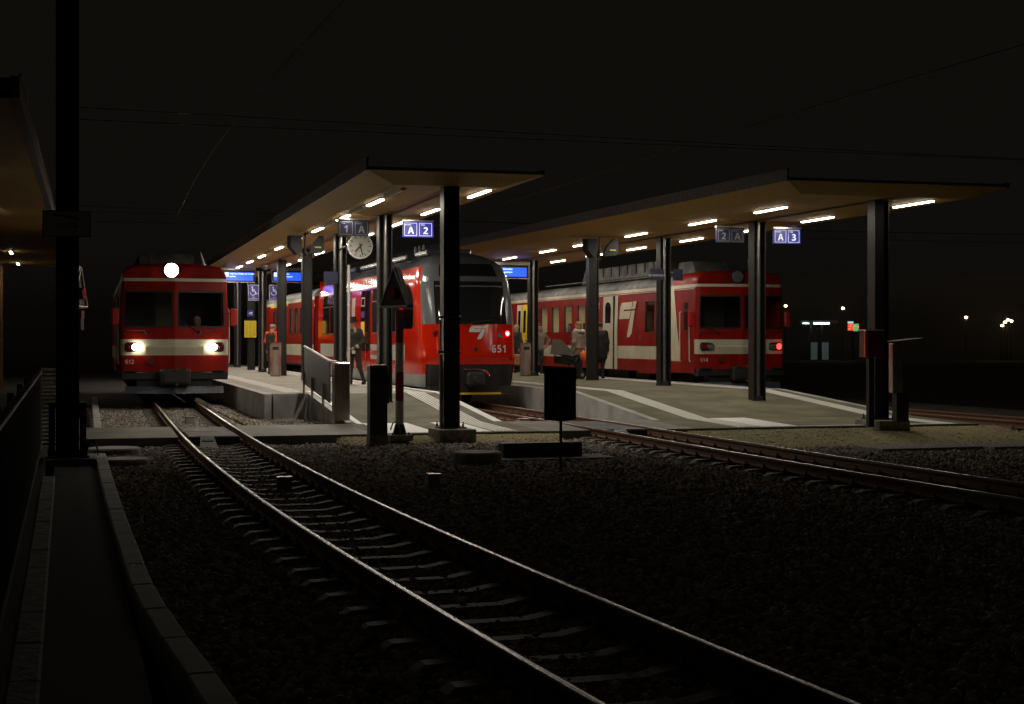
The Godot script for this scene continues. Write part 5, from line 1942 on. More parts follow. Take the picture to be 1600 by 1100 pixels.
	# dome cameras under the canopies
	for q in [[6.9, 55.5, "small dome camera under the inner canopy"], [16.5, 32.9, "small dome camera under the outer canopy by the sign A 3"], [14.6, 50.8, "small dome camera under the outer canopy by the Glovelier display"]]:
		var dc := thing("dome_camera", q[2], "camera", P(q[0], 4.3, q[1]))
		m = MB.new()
		m.cyl(Vector3(0, -0.06, 0), Vector3(0, 0.0, 0), 0.09, 0.09, 16)
		obj("mount", m, M.lettering_grey, dc)
		m = MB.new()
		m.ball(Vector3(0, -0.09, 0), Vector3(0.085, 0.085, 0.085))
		obj("dome", m, M.lens_off, dc)
	# guard panel beside the ramp with its steel box
	var gd := thing("ramp_guard", "dark perforated metal guard panel sloping beside the ramp", "guard panel")
	m = MB.new()
	m.hexa([P(5.15, 0.33, 31.0), P(5.18, 0.33, 31.0), P(5.22, 0.62, 34.7), P(5.19, 0.62, 34.7), P(5.15, 1.17, 31.0), P(5.18, 1.17, 31.0), P(5.22, 1.45, 34.7), P(5.19, 1.45, 34.7)])
	obj("sheet", m, M.guard_sheet, gd)
	m = MB.new()
	m.tube([P(5.13, 1.18, 29.9), P(5.165, 1.19, 31.0), P(5.205, 1.47, 34.75)], 0.024, 10)
	obj("hand_rail", m, M.steel_brushed, gd)
	for q in [[5.2, 34.6, -0.1, 0.9], [5.17, 33.2, -0.2, 0.8], [5.15, 31.6, -0.2, 0.7]]:
		bx("post", P(q[0] - 0.03, (q[2] + q[3]) / 2, q[1]), Vector3(0.05, q[3] - q[2], 0.05), M.steel_brushed, gd)
	var sb := thing("steel_post_box", "square stainless steel post box at the foot of the ramp", "post", P(5.17, -0.06, 29.75))
	bx("body", Vector3(0, 0.6, 0), Vector3(0.3, 1.2, 0.32), M.steel_box, sb, 0.008)
	bx("cap", Vector3(0, 1.215, 0), Vector3(0.32, 0.03, 0.34), M.chrome, sb, 0.006)
	bx("lock", Vector3(0.1, 0.55, 0.163), Vector3(0.04, 0.06, 0.008), M.soot_black, sb)
	bx("foot", Vector3(0, 0.02, 0), Vector3(0.34, 0.04, 0.36), M.dark_steel, sb)
	# validator and information post by the outer platform's front column
	var ob := thing("ticket_cabinet", "dark red cabinet with an orange side beside the outer front column", "cabinet", P(14.73, -0.05, 26.2))
	bx("post", Vector3(0.0, 0.7, 0), Vector3(0.11, 1.4, 0.11), M.column_paint, ob)
	bx("case", Vector3(0.02, 1.58, 0), Vector3(0.36, 0.5, 0.28), M.dark_red_paint, ob, 0.01)
	bx("side", Vector3(-0.165, 1.58, 0.13), Vector3(0.06, 0.5, 0.05), M.orange_paint, ob, 0.008)
	bx("lid", Vector3(0.02, 1.845, 0), Vector3(0.4, 0.03, 0.32), M.lettering_grey, ob)
	var ik := thing("information_post", "steel information post with a slanted roof beside the outer front column", "information post", P(15.22, 0.05, 26.1))
	bx("panel", Vector3(0, 1.02, 0.0), Vector3(0.22, 0.95, 0.16), M.steel_brushed, ik, 0.01)
	bx("pedestal", Vector3(0.1, 0.28, 0.0), Vector3(0.26, 0.55, 0.16), M.black_plastic, ik)
	m = MB.new()
	m.box(Vector3(0.2, 1.56, 0.0), Vector3(0.56, 0.02, 0.4), Basis(Vector3(0, 0, 1), 0.1))
	obj("roof", m, M.roof_sheet, ik)


func warning_post(at: Vector3, turn: float, label: String) -> void:
	var t := thing("crossing_warning_post", label, "signal", at)
	var m: MB
	for s in [[0.2, 0.6, "w"], [0.6, 1.1, "r"], [1.1, 1.6, "w"], [1.6, 2.15, "r"]]:
		m = MB.new()
		m.cyl(Vector3(0, s[0], 0), Vector3(0, s[1], 0), 0.072, 0.072, 18)
		obj("white_band" if s[2] == "w" else "red_band", m, M.post_white if s[2] == "w" else M.signal_red, t)
	m = MB.new()
	m.cyl(Vector3(0, 0.0, 0), Vector3(0, 0.2, 0), 0.13, 0.075, 18)
	obj("foot", m, M.soot_black, t)
	bx("base", Vector3(0, -0.03, 0), Vector3(0.4, 0.1, 0.4), M.old_concrete, t, 0.01)
	for sx in [-1, 1]:
		m = MB.new()
		m.cyl(Vector3(sx * 0.14, 0.0, 0.1), Vector3(sx * 0.14, 0.06, 0.1), 0.018, 0.018, 6)
		obj("anchor_bolt", m, M.dark_steel, t)
	var b := Basis(Vector3.UP, turn)
	m = MB.new()
	m.prism([Vector2(-0.36, 2.2), Vector2(0.36, 2.2), Vector2(0.36, 2.26), Vector2(0.03, 2.9), Vector2(-0.03, 2.9), Vector2(-0.36, 2.26)], Transform3D(b, b * Vector3(0, 0, 0.12)), 0.1)
	var head := obj("triangle_board", m, M.black_plastic, t)
	m = MB.new()
	for e in [[Vector3(-0.35, 2.23, 0.13), Vector3(0.35, 2.23, 0.13)], [Vector3(0.35, 2.24, 0.13), Vector3(0.0, 2.9, 0.13)], [Vector3(0.0, 2.9, 0.13), Vector3(-0.35, 2.24, 0.13)]]:
		m.cyl(b * e[0], b * e[1], 0.022, 0.022, 8)
	obj("rim", m, M.steel_brushed, head)
	m = MB.new()
	m.cyl(b * Vector3(0, 2.45, 0.12), b * Vector3(0, 2.45, 0.2), 0.1, 0.1, 20)
	obj("red_lens", m, M.lens_red_off, head)
	m = MB.new()
	m.box(b * Vector3(0.17, 2.1, 0.02), Vector3(0.16, 0.13, 0.2), b)
	obj("bell", m, M.dark_red_paint, t)
	m = MB.new()
	m.box(b * Vector3(0.17, 1.94, 0.02), Vector3(0.16, 0.2, 0.18), b)
	obj("control_box", m, M.black_plastic, t)


func crossing_things() -> void:
	warning_post(P(5.53, -0.04, 25.95), -1.05, "red and white banded post with a black triangle by the inner platform's end")
	warning_post(P(0.12, -0.06, 26.9), 1.25, "red and white banded post half hidden behind the line mast")
	var t := thing("post_cabinet", "dark square post cabinet standing before the ramp beside the banded post", "post", P(5.1, -0.22, 25.75))
	bx("body", Vector3(0, 0.7, 0), Vector3(0.3, 1.36, 0.28), M.dark_steel, t, 0.008)
	bx("cap", Vector3(0, 1.395, 0), Vector3(0.31, 0.025, 0.29), M.steel_brushed, t, 0.005)
	bx("meter", Vector3(0.17, 1.0, 0.0), Vector3(0.05, 0.5, 0.12), M.black_plastic, t)
	bx("foot", Vector3(0, 0.08, 0), Vector3(0.32, 0.28, 0.3), M.old_concrete, t)
	var w := MB.new()
	w.tube([Vector3(0.2, 0.3, 0.15), Vector3(0.24, 0.42, 0.15), Vector3(0.3, 0.44, 0.13), Vector3(0.36, 0.34, 0.14), Vector3(0.37, 0.16, 0.15)], 0.012, 6)
	obj("earth_wire", w, M.print_grey, t)
	# black board on a thin post seen from behind
	var b := thing("board_on_post", "black folded sign board seen from behind on a thin post", "sign", P(6.47, -0.2, 19.9))
	var m := MB.new()
	m.hexa([Vector3(-0.22, 0.72, 0.0), Vector3(0.01, 0.70, 0.06), Vector3(0.01, 0.70, 0.03), Vector3(-0.22, 0.72, -0.03), Vector3(-0.22, 1.42, 0.0), Vector3(0.01, 1.43, 0.06), Vector3(0.01, 1.43, 0.03), Vector3(-0.22, 1.42, -0.03)])
	obj("board_half", m, M.soot_black, b)
	m = MB.new()
	m.hexa([Vector3(0.012, 0.70, 0.06), Vector3(0.23, 0.72, 0.0), Vector3(0.23, 0.72, -0.03), Vector3(0.012, 0.70, 0.03), Vector3(0.012, 1.43, 0.06), Vector3(0.23, 1.42, 0.0), Vector3(0.23, 1.42, -0.03), Vector3(0.012, 1.43, 0.03)])
	obj("board_half", m, M.soot_black, b)
	m = MB.new()
	m.cyl(Vector3(0.01, 0, 0), Vector3(0.01, 1.35, 0), 0.02, 0.02, 10)
	obj("post", m, M.soot_black, b)
	# concrete beam and slabs in the ballast
	var cb := thing("concrete_beam", "dark concrete beam lying across before the inner platform", "beam", P(6.87, -0.08, 22.1), 0.02)
	bx("block", Vector3.ZERO, Vector3(1.24, 0.3, 0.3), M.dark_steel, cb, 0.012)
	var cs := thing("cable_cover", "pale concrete slab under the dark beam", "slab", P(6.9, -0.19, 21.9), 0.05)
	bx("slab", Vector3(0.05, 0, 0), Vector3(1.9, 0.1, 0.7), M.old_concrete, cs, 0.01)
	for q in [[5.7, 21.4, 0.36, 0.16, -0.1, "round concrete shaft cover in the ballast left of the dark beam"], [0.74, 25.2, 0.42, 0.06, -0.1, "round concrete shaft cover nearer the walk behind the mast"], [0.82, 23.0, 0.36, 0.06, -0.11, "round concrete shaft cover beside the mast foot"]]:
		var s := thing("shaft_cover", q[5], "shaft cover", P(q[0], q[4] - (0.0 if q[1] < 22.0 else 0.1), q[1]))
		m = MB.new()
		m.cyl(Vector3(0, -0.15, 0), Vector3(0, 0.08, 0), q[2], q[2], 36)
		obj("ring", m, M.old_concrete, s)
		m = MB.new()
		m.cyl(Vector3(0, 0.08, 0), Vector3(0, 0.1, 0), q[2] * 0.96, q[2] * 0.93, 36)
		obj("lid", m, M.concrete, s)
	for q in [[13.6, 22.6, 1.9], [15.6, 22.5, 1.9]]:
		var s := thing("trough_lid", "flat concrete cable trough lid before the ochre bank", "slab", P(q[0], -0.19, q[1]), 0.03, "cable trough lids in the ballast")
		bx("slab", Vector3.ZERO, Vector3(q[2], 0.08, 0.9), M.old_concrete, s, 0.01)
	for q in [[2.5, 18.3, 0.16, "small grey balise box between the rails"], [4.3, 18.2, 0.14, "small marker stone in the ballast by the track"], [2.55, 33.3, 0.2, "pale box between the rails before railcar 612"], [9.15, 30.6, 0.24, "pale box beside the rail before the modern unit"]]:
		var s := thing("track_box", q[3], "box", P(q[0], -0.2, q[1]))
		bx("box", Vector3(0, 0.08, 0), Vector3(q[2], 0.18, q[2] * 0.9), M.old_concrete if q[1] < 20.0 else M.concrete, s, 0.01)
		bx("lid", Vector3(0, 0.175, 0), Vector3(q[2] + 0.02, 0.015, q[2] * 0.9 + 0.02), M.steel_brushed, s)


func far_lights() -> void:
	var pos := [[72.0, 145.7, 5.2], [77.7, 144.0, 4.95], [90.0, 140.4, 4.0], [94.2, 139.2, 3.75], [93.9, 139.3, 3.5], [94.55, 139.1, 3.62], [93.65, 139.4, 3.15], [30.8, 157.6, 2.4]]
	for p in pos:
		var t := thing("far_street_lamp", "distant street lamp glowing warm in the dark beyond the station", "street lamp", P(p[0], -0.5, p[1]), 0.0, "far street lamps")
		var m := MB.new()
		m.cyl(Vector3(0, 0, 0), Vector3(0, p[2] + 0.42, 0), 0.06, 0.04, 8)
		obj("pole", m, M.dark_steel, t)
		m = MB.new()
		m.ball(Vector3(0.02, p[2] + 0.5, 0.1), Vector3(0.16, 0.13, 0.16), 10, 7)
		obj("lamp_head", m, M.far_sodium, t)
	var g := thing("filling_station", "far lit canopy with a white light strip across the dark field", "building", P(75.1, -0.5, 144.8))
	bx("canopy", Vector3(0, 4.05, -1.5), Vector3(5.0, 0.3, 3.0), M.roof_sheet, g)
	bx("light_strip", Vector3(0.6, 3.88, 0.06), Vector3(1.8, 0.16, 0.08), M.far_white, g)
	bx("light_strip", Vector3(-1.2, 3.88, 0.06), Vector3(0.7, 0.1, 0.08), M.far_white, g)
	for x in [-0.4, 0.9]:
		bx("post", Vector3(x, 1.9, -0.5), Vector3(0.2, 3.8, 0.2), M.dark_steel, g)
		bx("pump", Vector3(x + 0.3, 1.0, -0.3), Vector3(0.6, 1.8, 0.4), M.far_dim, g)
	var d := thing("price_display", "far luminous display panel in red and green", "display", P(78.8, -0.5, 143.7))
	bx("post", Vector3(0, 1.4, -0.1), Vector3(0.2, 2.8, 0.2), M.dark_steel, d)
	bx("display_half", Vector3(-0.32, 3.5, 0), Vector3(0.56, 0.72, 0.1), M.panel_red, d)
	bx("display_half", Vector3(0.32, 3.46, 0), Vector3(0.6, 0.76, 0.1), M.panel_green, d)
	bx("display_header", Vector3(-0.3, 3.98, 0.0), Vector3(0.6, 0.2, 0.1), M.panel_pale, d)
	var r := RandomNumberGenerator.new()
	r.seed = 3
	for k in 10:
		bx("display_mark", Vector3(r.randf_range(-0.55, 0.6), r.randf_range(3.2, 3.85), 0.056), Vector3(r.randf_range(0.08, 0.2), 0.06, 0.01), M.panel_pale if k % 2 else M.panel_red, d)


func overhead() -> void:
	var sp := 0
	for q in [[23.1, [4.98, 4.8]], [42.0, [5.15, 5.0, 4.75]]]:
		var t := thing("cross_span", ["overhead cross span of thin wires from the mast by the fence", "farther overhead cross span of thin wires over the standing trains"][sp], "wire")
		sp += 1
		for y in q[1]:
			var m := MB.new()
			var pts := []
			for i in 13:
				var u := i / 12.0
				pts.append(P(lerpf(0.1, 42.0, u), y - 0.25 * sin(PI * u) * (1.0 if y == q[1][0] else 0.3), q[0]))
			m.tube(pts, 0.006, 6)
			obj("span_wire", m, M.dark_steel, t)
		if q[0] > 30.0:
			bx("post", P(-0.05, 3.4, q[0]), Vector3(0.22, 7.2, 0.22), M.dark_steel, t)
		bx("post", P(42.0, 3.4, q[0]), Vector3(0.22, 7.2, 0.22), M.dark_steel, t)
	var names := ["contact wire hanging over the track of railcar 612", "contact wire hanging over the track of the modern unit", "contact wire above the outermost track beyond the outer platform"]
	var k := 0
	for cl in [T1, T2, T3]:
		var m := MB.new()
		var pts := []
		for i in 40:
			var f := 5.0 + i * 2.1
			pts.append(P(spl(cl, f) + 0.06 * sin(f * 0.16), 4.78, f))
		m.tube(pts, 0.005, 5)
		var t := thing("contact_wire", names[k], "wire")
		obj("wire", m, M.rust, t)
		k += 1


func added_mist() -> void:   # mist put in to blur the seam between dark ground and sky
	var v := FogVolume.new()
	v.name = "added_mist"
	v.shape = RenderingServer.FOG_VOLUME_SHAPE_BOX
	v.size = Vector3(700, 9, 520)
	v.position = Vector3(120, 3.9, -370)
	var m := FogMaterial.new()
	m.resource_name = "mist"
	m.density = 0.008
	m.albedo = Color(0.95, 0.92, 0.88)
	v.material = m
	add_child(v)
	v.set_meta("kind", "stuff")
	v.set_meta("label", "added thin mist that blurs the dark ground into the sky beyond the station")
	v.set_meta("category", "mist")


# ---- people: one smooth skin round a skeleton of tapered bones, coloured by garment ----
func skin(mb: MB, bones: Array, cell: float, k: float) -> void:   # bone: [a, b, ra, rb, colour]
	var lo := Vector3(9, 9, 9)
	var hi := -lo
	for b in bones:
		for q in [[b[0], b[2]], [b[1], b[3]]]:
			lo = lo.min(q[0] - Vector3.ONE * (q[1] + 0.05))
			hi = hi.max(q[0] + Vector3.ONE * (q[1] + 0.05))
	var n := Vector3i(((hi - lo) / cell).ceil()) + Vector3i.ONE
	var acc := PackedFloat32Array()
	acc.resize(n.x * n.y * n.z)
	var best := PackedFloat32Array()
	best.resize(acc.size())
	best.fill(9.0)
	var who := PackedInt32Array()
	who.resize(acc.size())
	for bi in bones.size():
		var b: Array = bones[bi]
		var a: Vector3 = b[0]
		var e: Vector3 = b[1]
		var ra: float = b[2]
		var rb: float = b[3]
		var d := e - a
		var dd := maxf(d.length_squared(), 1e-8)
		var rm := maxf(ra, rb) + 0.05
		var i0 := Vector3i(((a.min(e) - Vector3.ONE * rm - lo) / cell).floor()).clamp(Vector3i.ZERO, n - Vector3i.ONE)
		var i1 := Vector3i(((a.max(e) + Vector3.ONE * rm - lo) / cell).ceil()).clamp(Vector3i.ZERO, n - Vector3i.ONE)
		for z in range(i0.z, i1.z + 1):
			for y in range(i0.y, i1.y + 1):
				var row := (z * n.y + y) * n.x
				for x in range(i0.x, i1.x + 1):
					var p := lo + Vector3(x, y, z) * cell
					var t := clampf((p - a).dot(d) / dd, 0.0, 1.0)
					var dist := p.distance_to(a + d * t) - lerpf(ra, rb, t)
					if dist < 0.06:
						var at := row + x
						acc[at] += exp(-k * dist)
						if dist < best[at]:
							best[at] = dist
							who[at] = bi
	var field := PackedFloat32Array()
	field.resize(acc.size())
	for i in acc.size():
		field[i] = 0.06 if acc[i] <= 0.0 else clampf(-log(acc[i]) / k, -0.2, 0.06)
	var vid := {}
	var pos := []
	var col := []
	var step := [1, n.x, n.x * n.y]
	for z in n.z - 1:
		for y in n.y - 1:
			var row := (z * n.y + y) * n.x
			for x in n.x - 1:
				var at := row + x
				var inside := 0
				var sum := Vector3.ZERO
				var cnt := 0
				var w := -1
				var v := []
				for c in 8:
					var f := field[at + (c & 1) + ((c >> 1) & 1) * step[1] + ((c >> 2) & 1) * step[2]]
					v.append(f)
					if f < 0.0:
						inside += 1
				if inside == 0 or inside == 8:
					continue
				for e in [[0, 1], [2, 3], [4, 5], [6, 7], [0, 2], [1, 3], [4, 6], [5, 7], [0, 4], [1, 5], [2, 6], [3, 7]]:
					var fa: float = v[e[0]]
					var fb: float = v[e[1]]
					if (fa < 0.0) != (fb < 0.0):
						var t := fa / (fa - fb)
						var pa := Vector3(e[0] & 1, (e[0] >> 1) & 1, (e[0] >> 2) & 1)
						var pb := Vector3(e[1] & 1, (e[1] >> 1) & 1, (e[1] >> 2) & 1)
						sum += pa.lerp(pb, t)
						cnt += 1
						var ins: int = e[0] if fa < 0.0 else e[1]
						w = who[at + (ins & 1) + ((ins >> 1) & 1) * step[1] + ((ins >> 2) & 1) * step[2]]
				vid[at] = pos.size()
				pos.append(lo + (Vector3(x, y, z) + sum / cnt) * cell)
				col.append(bones[w][4])
	mb.smooth(true)
	for z in range(1, n.z - 1):
		for y in range(1, n.y - 1):
			var row := (z * n.y + y) * n.x
			for x in range(1, n.x - 1):
				var at := row + x
				for ax in 3:
					var a0 := field[at] < 0.0
					if a0 == (field[at + step[ax]] < 0.0):
						continue
					var u: int = step[(ax + 1) % 3]
					var w2: int = step[(ax + 2) % 3]
					var q := [at, at - u, at - u - w2, at - w2]
					if not a0:
						q.reverse()
					var ok := true
					for c in q:
						ok = ok and vid.has(c)
					if not ok:
						continue
					for tr in [[0, 1, 2], [0, 2, 3]]:
						for c in [tr[0], tr[2], tr[1]]:
							var id: int = vid[q[c]]
							mb.st.set_color(col[id])
							mb.st.add_vertex(pos[id])
	mb.smooth(false)


func fingers(mb: MB, wrist: Vector3, hand: Vector3, side: Vector3, c: Color) -> void:
	mb.st.set_color(c)
	var d := (hand - wrist).normalized()
	var curl := d.cross(side).normalized()
	var lens := [0.07, 0.08, 0.075, 0.06]
	for k in 4:
		var r := hand + side * (k - 1.5) * 0.02 + d * 0.02
		var m: Vector3 = r + d * lens[k] * 0.55
		mb.cyl(r, m, 0.0095, 0.009, 6)
		mb.cyl(m, m + (d * 0.6 + curl * 0.75).normalized() * lens[k] * 0.5, 0.009, 0.007, 6)
	var tb := hand - side * 0.035 - d * 0.02
	mb.cyl(tb, tb + (d * 0.8 - side * 0.5).normalized() * 0.04, 0.011, 0.009, 6)
	mb.cyl(tb + (d * 0.8 - side * 0.5).normalized() * 0.04, tb + (d * 1.0 - side * 0.3).normalized() * 0.075, 0.009, 0.007, 6)


func person(label: String, at: Vector3, turn: float, j: Dictionary, cl: Dictionary, size := 1.0) -> Node3D:
	var J := {"pelvis": Vector3(0, 0.95, 0), "waist": Vector3(0, 1.12, 0), "chest": Vector3(0, 1.32, 0), "neck": Vector3(0, 1.48, 0.0), "head": Vector3(0, 1.635, 0.02),
		"shl": Vector3(-0.18, 1.42, 0), "shr": Vector3(0.18, 1.42, 0), "ell": Vector3(-0.25, 1.14, -0.03), "elr": Vector3(0.25, 1.14, -0.03), "wrl": Vector3(-0.25, 0.9, 0.06), "wrr": Vector3(0.25, 0.9, 0.06),
		"hal": Vector3(-0.25, 0.83, 0.08), "har": Vector3(0.25, 0.83, 0.08), "knl": Vector3(-0.1, 0.51, 0.03), "knr": Vector3(0.1, 0.51, 0.03), "anl": Vector3(-0.1, 0.09, -0.02), "anr": Vector3(0.1, 0.09, -0.02)}
	for key in j:
		J[key] = j[key]
	var S: Color = cl.get("skin", Color(0.42, 0.24, 0.16))
	var T: Color = cl.get("top", Color(0.05, 0.05, 0.05))
	var B: Color = cl.get("legs", Color(0.03, 0.03, 0.035))
	var H: Color = cl.get("hair", Color(0.05, 0.035, 0.02))
	var F: Color = cl.get("shoes", Color(0.015, 0.015, 0.015))
	var U: Color = cl.get("upper", T)
	var fat: float = cl.get("fat", 1.0)
	var P0: Vector3 = J.pelvis
	var hp := Vector3(0.085, -0.02, 0)
	var face: Vector3 = (J.head - J.neck).normalized()
	var bones := [
		[P0 - Vector3(0.06, 0, 0), J.waist - Vector3(0.05, 0, 0), 0.115 * fat, 0.115 * fat, T], [P0 + Vector3(0.06, 0, 0), J.waist + Vector3(0.05, 0, 0), 0.115 * fat, 0.115 * fat, T],
		[J.waist - Vector3(0.05, 0, 0), J.chest - Vector3(0.075, 0, 0), 0.115 * fat, 0.12 * fat, T], [J.waist + Vector3(0.05, 0, 0), J.chest + Vector3(0.075, 0, 0), 0.115 * fat, 0.12 * fat, T],
		[J.chest - Vector3(0.07, 0, 0), J.shl, 0.11, 0.075, U], [J.chest + Vector3(0.07, 0, 0), J.shr, 0.11, 0.075, U],
		[J.chest, J.neck, 0.09, 0.06, U], [J.neck, J.head, 0.055, 0.06, S],
		[J.head - face * 0.02, J.head + face * 0.035, 0.085, 0.095, S], [J.head + Vector3(0, -0.075, 0.035), J.head + Vector3(0, -0.03, 0.03), 0.048, 0.06, S],
		[J.shl, J.ell, 0.068 * fat, 0.055 * fat, U], [J.shr, J.elr, 0.068 * fat, 0.055 * fat, U], [J.ell, J.wrl, 0.055 * fat, 0.042, T], [J.elr, J.wrr, 0.055 * fat, 0.042, T],
		[J.wrl, J.hal, 0.03, 0.036, S], [J.wrr, J.har, 0.03, 0.036, S],
		[P0 - hp, J.knl, 0.098, 0.064, B], [P0 + hp, J.knr, 0.098, 0.064, B], [J.knl, J.anl, 0.064, 0.046, B], [J.knr, J.anr, 0.064, 0.046, B],
		[J.anl + Vector3(0, -0.04, 0), J.anl + Vector3(-0.01, -0.055, 0.15), 0.045, 0.035, F], [J.anr + Vector3(0, -0.04, 0), J.anr + Vector3(0.01, -0.055, 0.15), 0.045, 0.035, F]]
	if cl.has("coat"):   # skirt of a long coat
		bones.append([P0 - Vector3(0.07, 0, 0), P0 + Vector3(-0.08, -float(cl.coat), 0), 0.135 * fat, 0.13 * fat, T])
		bones.append([P0 + Vector3(0.07, 0, 0), P0 + Vector3(0.08, -float(cl.coat), 0), 0.135 * fat, 0.13 * fat, T])
	if cl.has("cut"):
		bones = bones.slice(0, 16)
	var mb := MB.new()
	skin(mb, bones, 0.022, 45.0)
	mb.st.set_color(S)
	var fw := Vector3(0, 0, 1)
	mb.ball(J.head + Vector3(0, -0.012, 0.112), Vector3(0.013, 0.024, 0.02), 8, 6)       # nose
	for s in [-1.0, 1.0]:
		mb.ball(J.head + Vector3(s * 0.092, -0.005, 0.0), Vector3(0.012, 0.03, 0.02), 8, 6)   # ears
	mb.st.set_color(Color(0.02, 0.015, 0.012))
	for s in [-1.0, 1.0]:
		mb.ball(J.head + Vector3(s * 0.034, 0.018, 0.094), Vector3(0.013, 0.008, 0.008), 8, 5)   # eyes
	mb.st.set_color(Color(0.3, 0.11, 0.09))
	mb.ball(J.head + Vector3(0, -0.062, 0.092), Vector3(0.024, 0.007, 0.008), 8, 5)
	fingers(mb, J.wrl, J.hal, Vector3(0, 0, 1), S)
	fingers(mb, J.wrr, J.har, Vector3(0, 0, 1), S)
	var t := thing("person", label, "person", at, turn)
	t.scale = Vector3.ONE * size
	obj("body", mb, M.skin_cloth, t)
	if cl.get("haircut", true):
		var hm := MB.new()
		hm.st.set_color(H)
		hm.ball(J.head + Vector3(0, 0.055, -0.02), Vector3(0.103, 0.092, 0.118), 14, 9)
		if cl.get("long_hair", false):
			hm.ball(J.head + Vector3(0, -0.06, -0.055), Vector3(0.095, 0.15, 0.07), 12, 8)
		obj("hair", hm, M.skin_cloth, t)
	return t


func coloured(called: String, mb: MB, parent: Node) -> void:
	obj(called, mb, M.skin_cloth, parent)


func people() -> void:
	# man in a hat leaning on the far leg, camera held low
	var a := person("person in a dark hat and jacket holding a camera beside the white pole", P(7.55, PH, 41.0), -0.5,
		{"pelvis": Vector3(-0.06, 0.94, 0), "waist": Vector3(-0.09, 1.1, 0.0), "chest": Vector3(-0.1, 1.3, 0.02), "neck": Vector3(-0.1, 1.46, 0.03), "head": Vector3(-0.1, 1.61, 0.05), "shl": Vector3(-0.28, 1.4, 0.0), "shr": Vector3(0.08, 1.4, 0.0), "ell": Vector3(-0.34, 1.14, -0.02), "elr": Vector3(0.2, 1.13, -0.04), "wrl": Vector3(-0.2, 0.98, 0.16), "wrr": Vector3(0.02, 0.97, 0.15), "hal": Vector3(-0.14, 0.95, 0.2), "har": Vector3(-0.04, 0.94, 0.19), "knr": Vector3(0.09, 0.5, 0.04), "anr": Vector3(0.2, 0.09, -0.02), "knl": Vector3(-0.14, 0.5, 0.04), "anl": Vector3(-0.16, 0.09, 0.0)},
		{"top": Color(0.028, 0.024, 0.02), "upper": Color(0.035, 0.03, 0.025), "legs": Color(0.03, 0.029, 0.03), "fat": 1.08}, 1.02)
	var hm := MB.new()
	hm.st.set_color(Color(0.012, 0.012, 0.012))
	hm.cyl(Vector3(-0.1, 1.68, 0.05), Vector3(-0.1, 1.7, 0.05), 0.18, 0.175, 24)
	hm.cyl(Vector3(-0.1, 1.7, 0.05), Vector3(-0.1, 1.8, 0.05), 0.112, 0.095, 24)
	coloured("hat", hm, a)
	hm = MB.new()
	hm.st.set_color(Color(0.4, 0.36, 0.28))
	hm.tube([Vector3(-0.04, 1.5, 0.09), Vector3(0.0, 1.44, 0.1), Vector3(0.01, 1.38, 0.12)], 0.035, 8)
	hm.cyl(Vector3(0.03, 0.98, 0.14), Vector3(0.08, 1.02, 0.1), 0.053, 0.058, 12)
	coloured("fur_trim", hm, a)
	var cam := thing("camera", "black camera held low by the person in the hat", "camera", P(7.42, PH + 0.9, 40.83))
	bx("body", Vector3.ZERO, Vector3(0.14, 0.1, 0.06), M.black_plastic, cam, 0.012)
	hm = MB.new()
	hm.cyl(Vector3(0, 0, 0.03), Vector3(0, -0.02, 0.12), 0.045, 0.05, 18)
	obj("lens", hm, M.black_plastic, cam)
	hm = MB.new()
	hm.cyl(Vector3(0, -0.02, 0.118), Vector3(0, -0.021, 0.124), 0.052, 0.052, 18)
	obj("lens_ring", hm, M.chrome, cam)
	# person in orange and black, seen from behind, by the bin
	person("person in an orange and black jacket seen from behind by the bin", P(6.98, PH, 54.2), PI - 0.7,
		{"head": Vector3(0, 1.62, 0.06)},
		{"top": Color(0.02, 0.02, 0.022), "upper": Color(0.62, 0.06, 0.015), "hair": Color(0.22, 0.21, 0.2), "fat": 1.2})
	# outer platform: waiting people
	person("person in a grey jacket with hands on hips behind the bin of the outer platform", P(16.12, PH, 52.0), 0.2,
		{"ell": Vector3(-0.42, 1.2, -0.1), "elr": Vector3(0.44, 1.18, -0.08), "wrl": Vector3(-0.28, 1.0, 0.05), "wrr": Vector3(0.26, 0.98, 0.06), "hal": Vector3(-0.2, 0.97, 0.08), "har": Vector3(0.18, 0.95, 0.09)},
		{"top": Color(0.17, 0.165, 0.155), "legs": Color(0.025, 0.025, 0.035), "fat": 1.1})
	var d := person("person in dark clothes carrying a tan bag behind the modern unit", P(16.08, PH, 54.7), -1.2, {}, {"top": Color(0.025, 0.024, 0.022), "hair": Color(0.3, 0.28, 0.25), "fat": 1.1})
	var bag := thing("hand_bag", "tan bag hanging beside the person in dark clothes", "bag", P(15.98, PH + 0.48, 54.35))
	bx("pouch", Vector3.ZERO, Vector3(0.34, 0.42, 0.16), mat("tan_leather", lin(0.3, 0.17, 0.06), 0.6), bag, 0.04)
	hm = MB.new()
	hm.tube([Vector3(-0.1, 0.2, 0), Vector3(-0.05, 0.38, 0), Vector3(0.05, 0.38, 0), Vector3(0.1, 0.2, 0)], 0.012, 6)
	obj("handle", hm, M.black_plastic, bag)
	var f := person("person in a beige coat with a pale fur hood seen from behind", P(15.3, PH, 45.2), PI + 0.5, {}, {"top": Color(0.25, 0.215, 0.16), "legs": Color(0.02, 0.022, 0.04), "hair": Color(0.28, 0.15, 0.05), "coat": 0.12, "fat": 1.15, "long_hair": true})
	hm = MB.new()
	hm.st.set_color(Color(0.5, 0.46, 0.38))
	var ring := []
	for i in 13:
		var an := TAU * i / 12.0
		ring.append(Vector3(0.15 * cos(an), 1.49 + 0.02 * sin(an), 0.12 * sin(an) - 0.03))
	hm.tube(ring, 0.055, 8)
	coloured("fur_hood", hm, f)
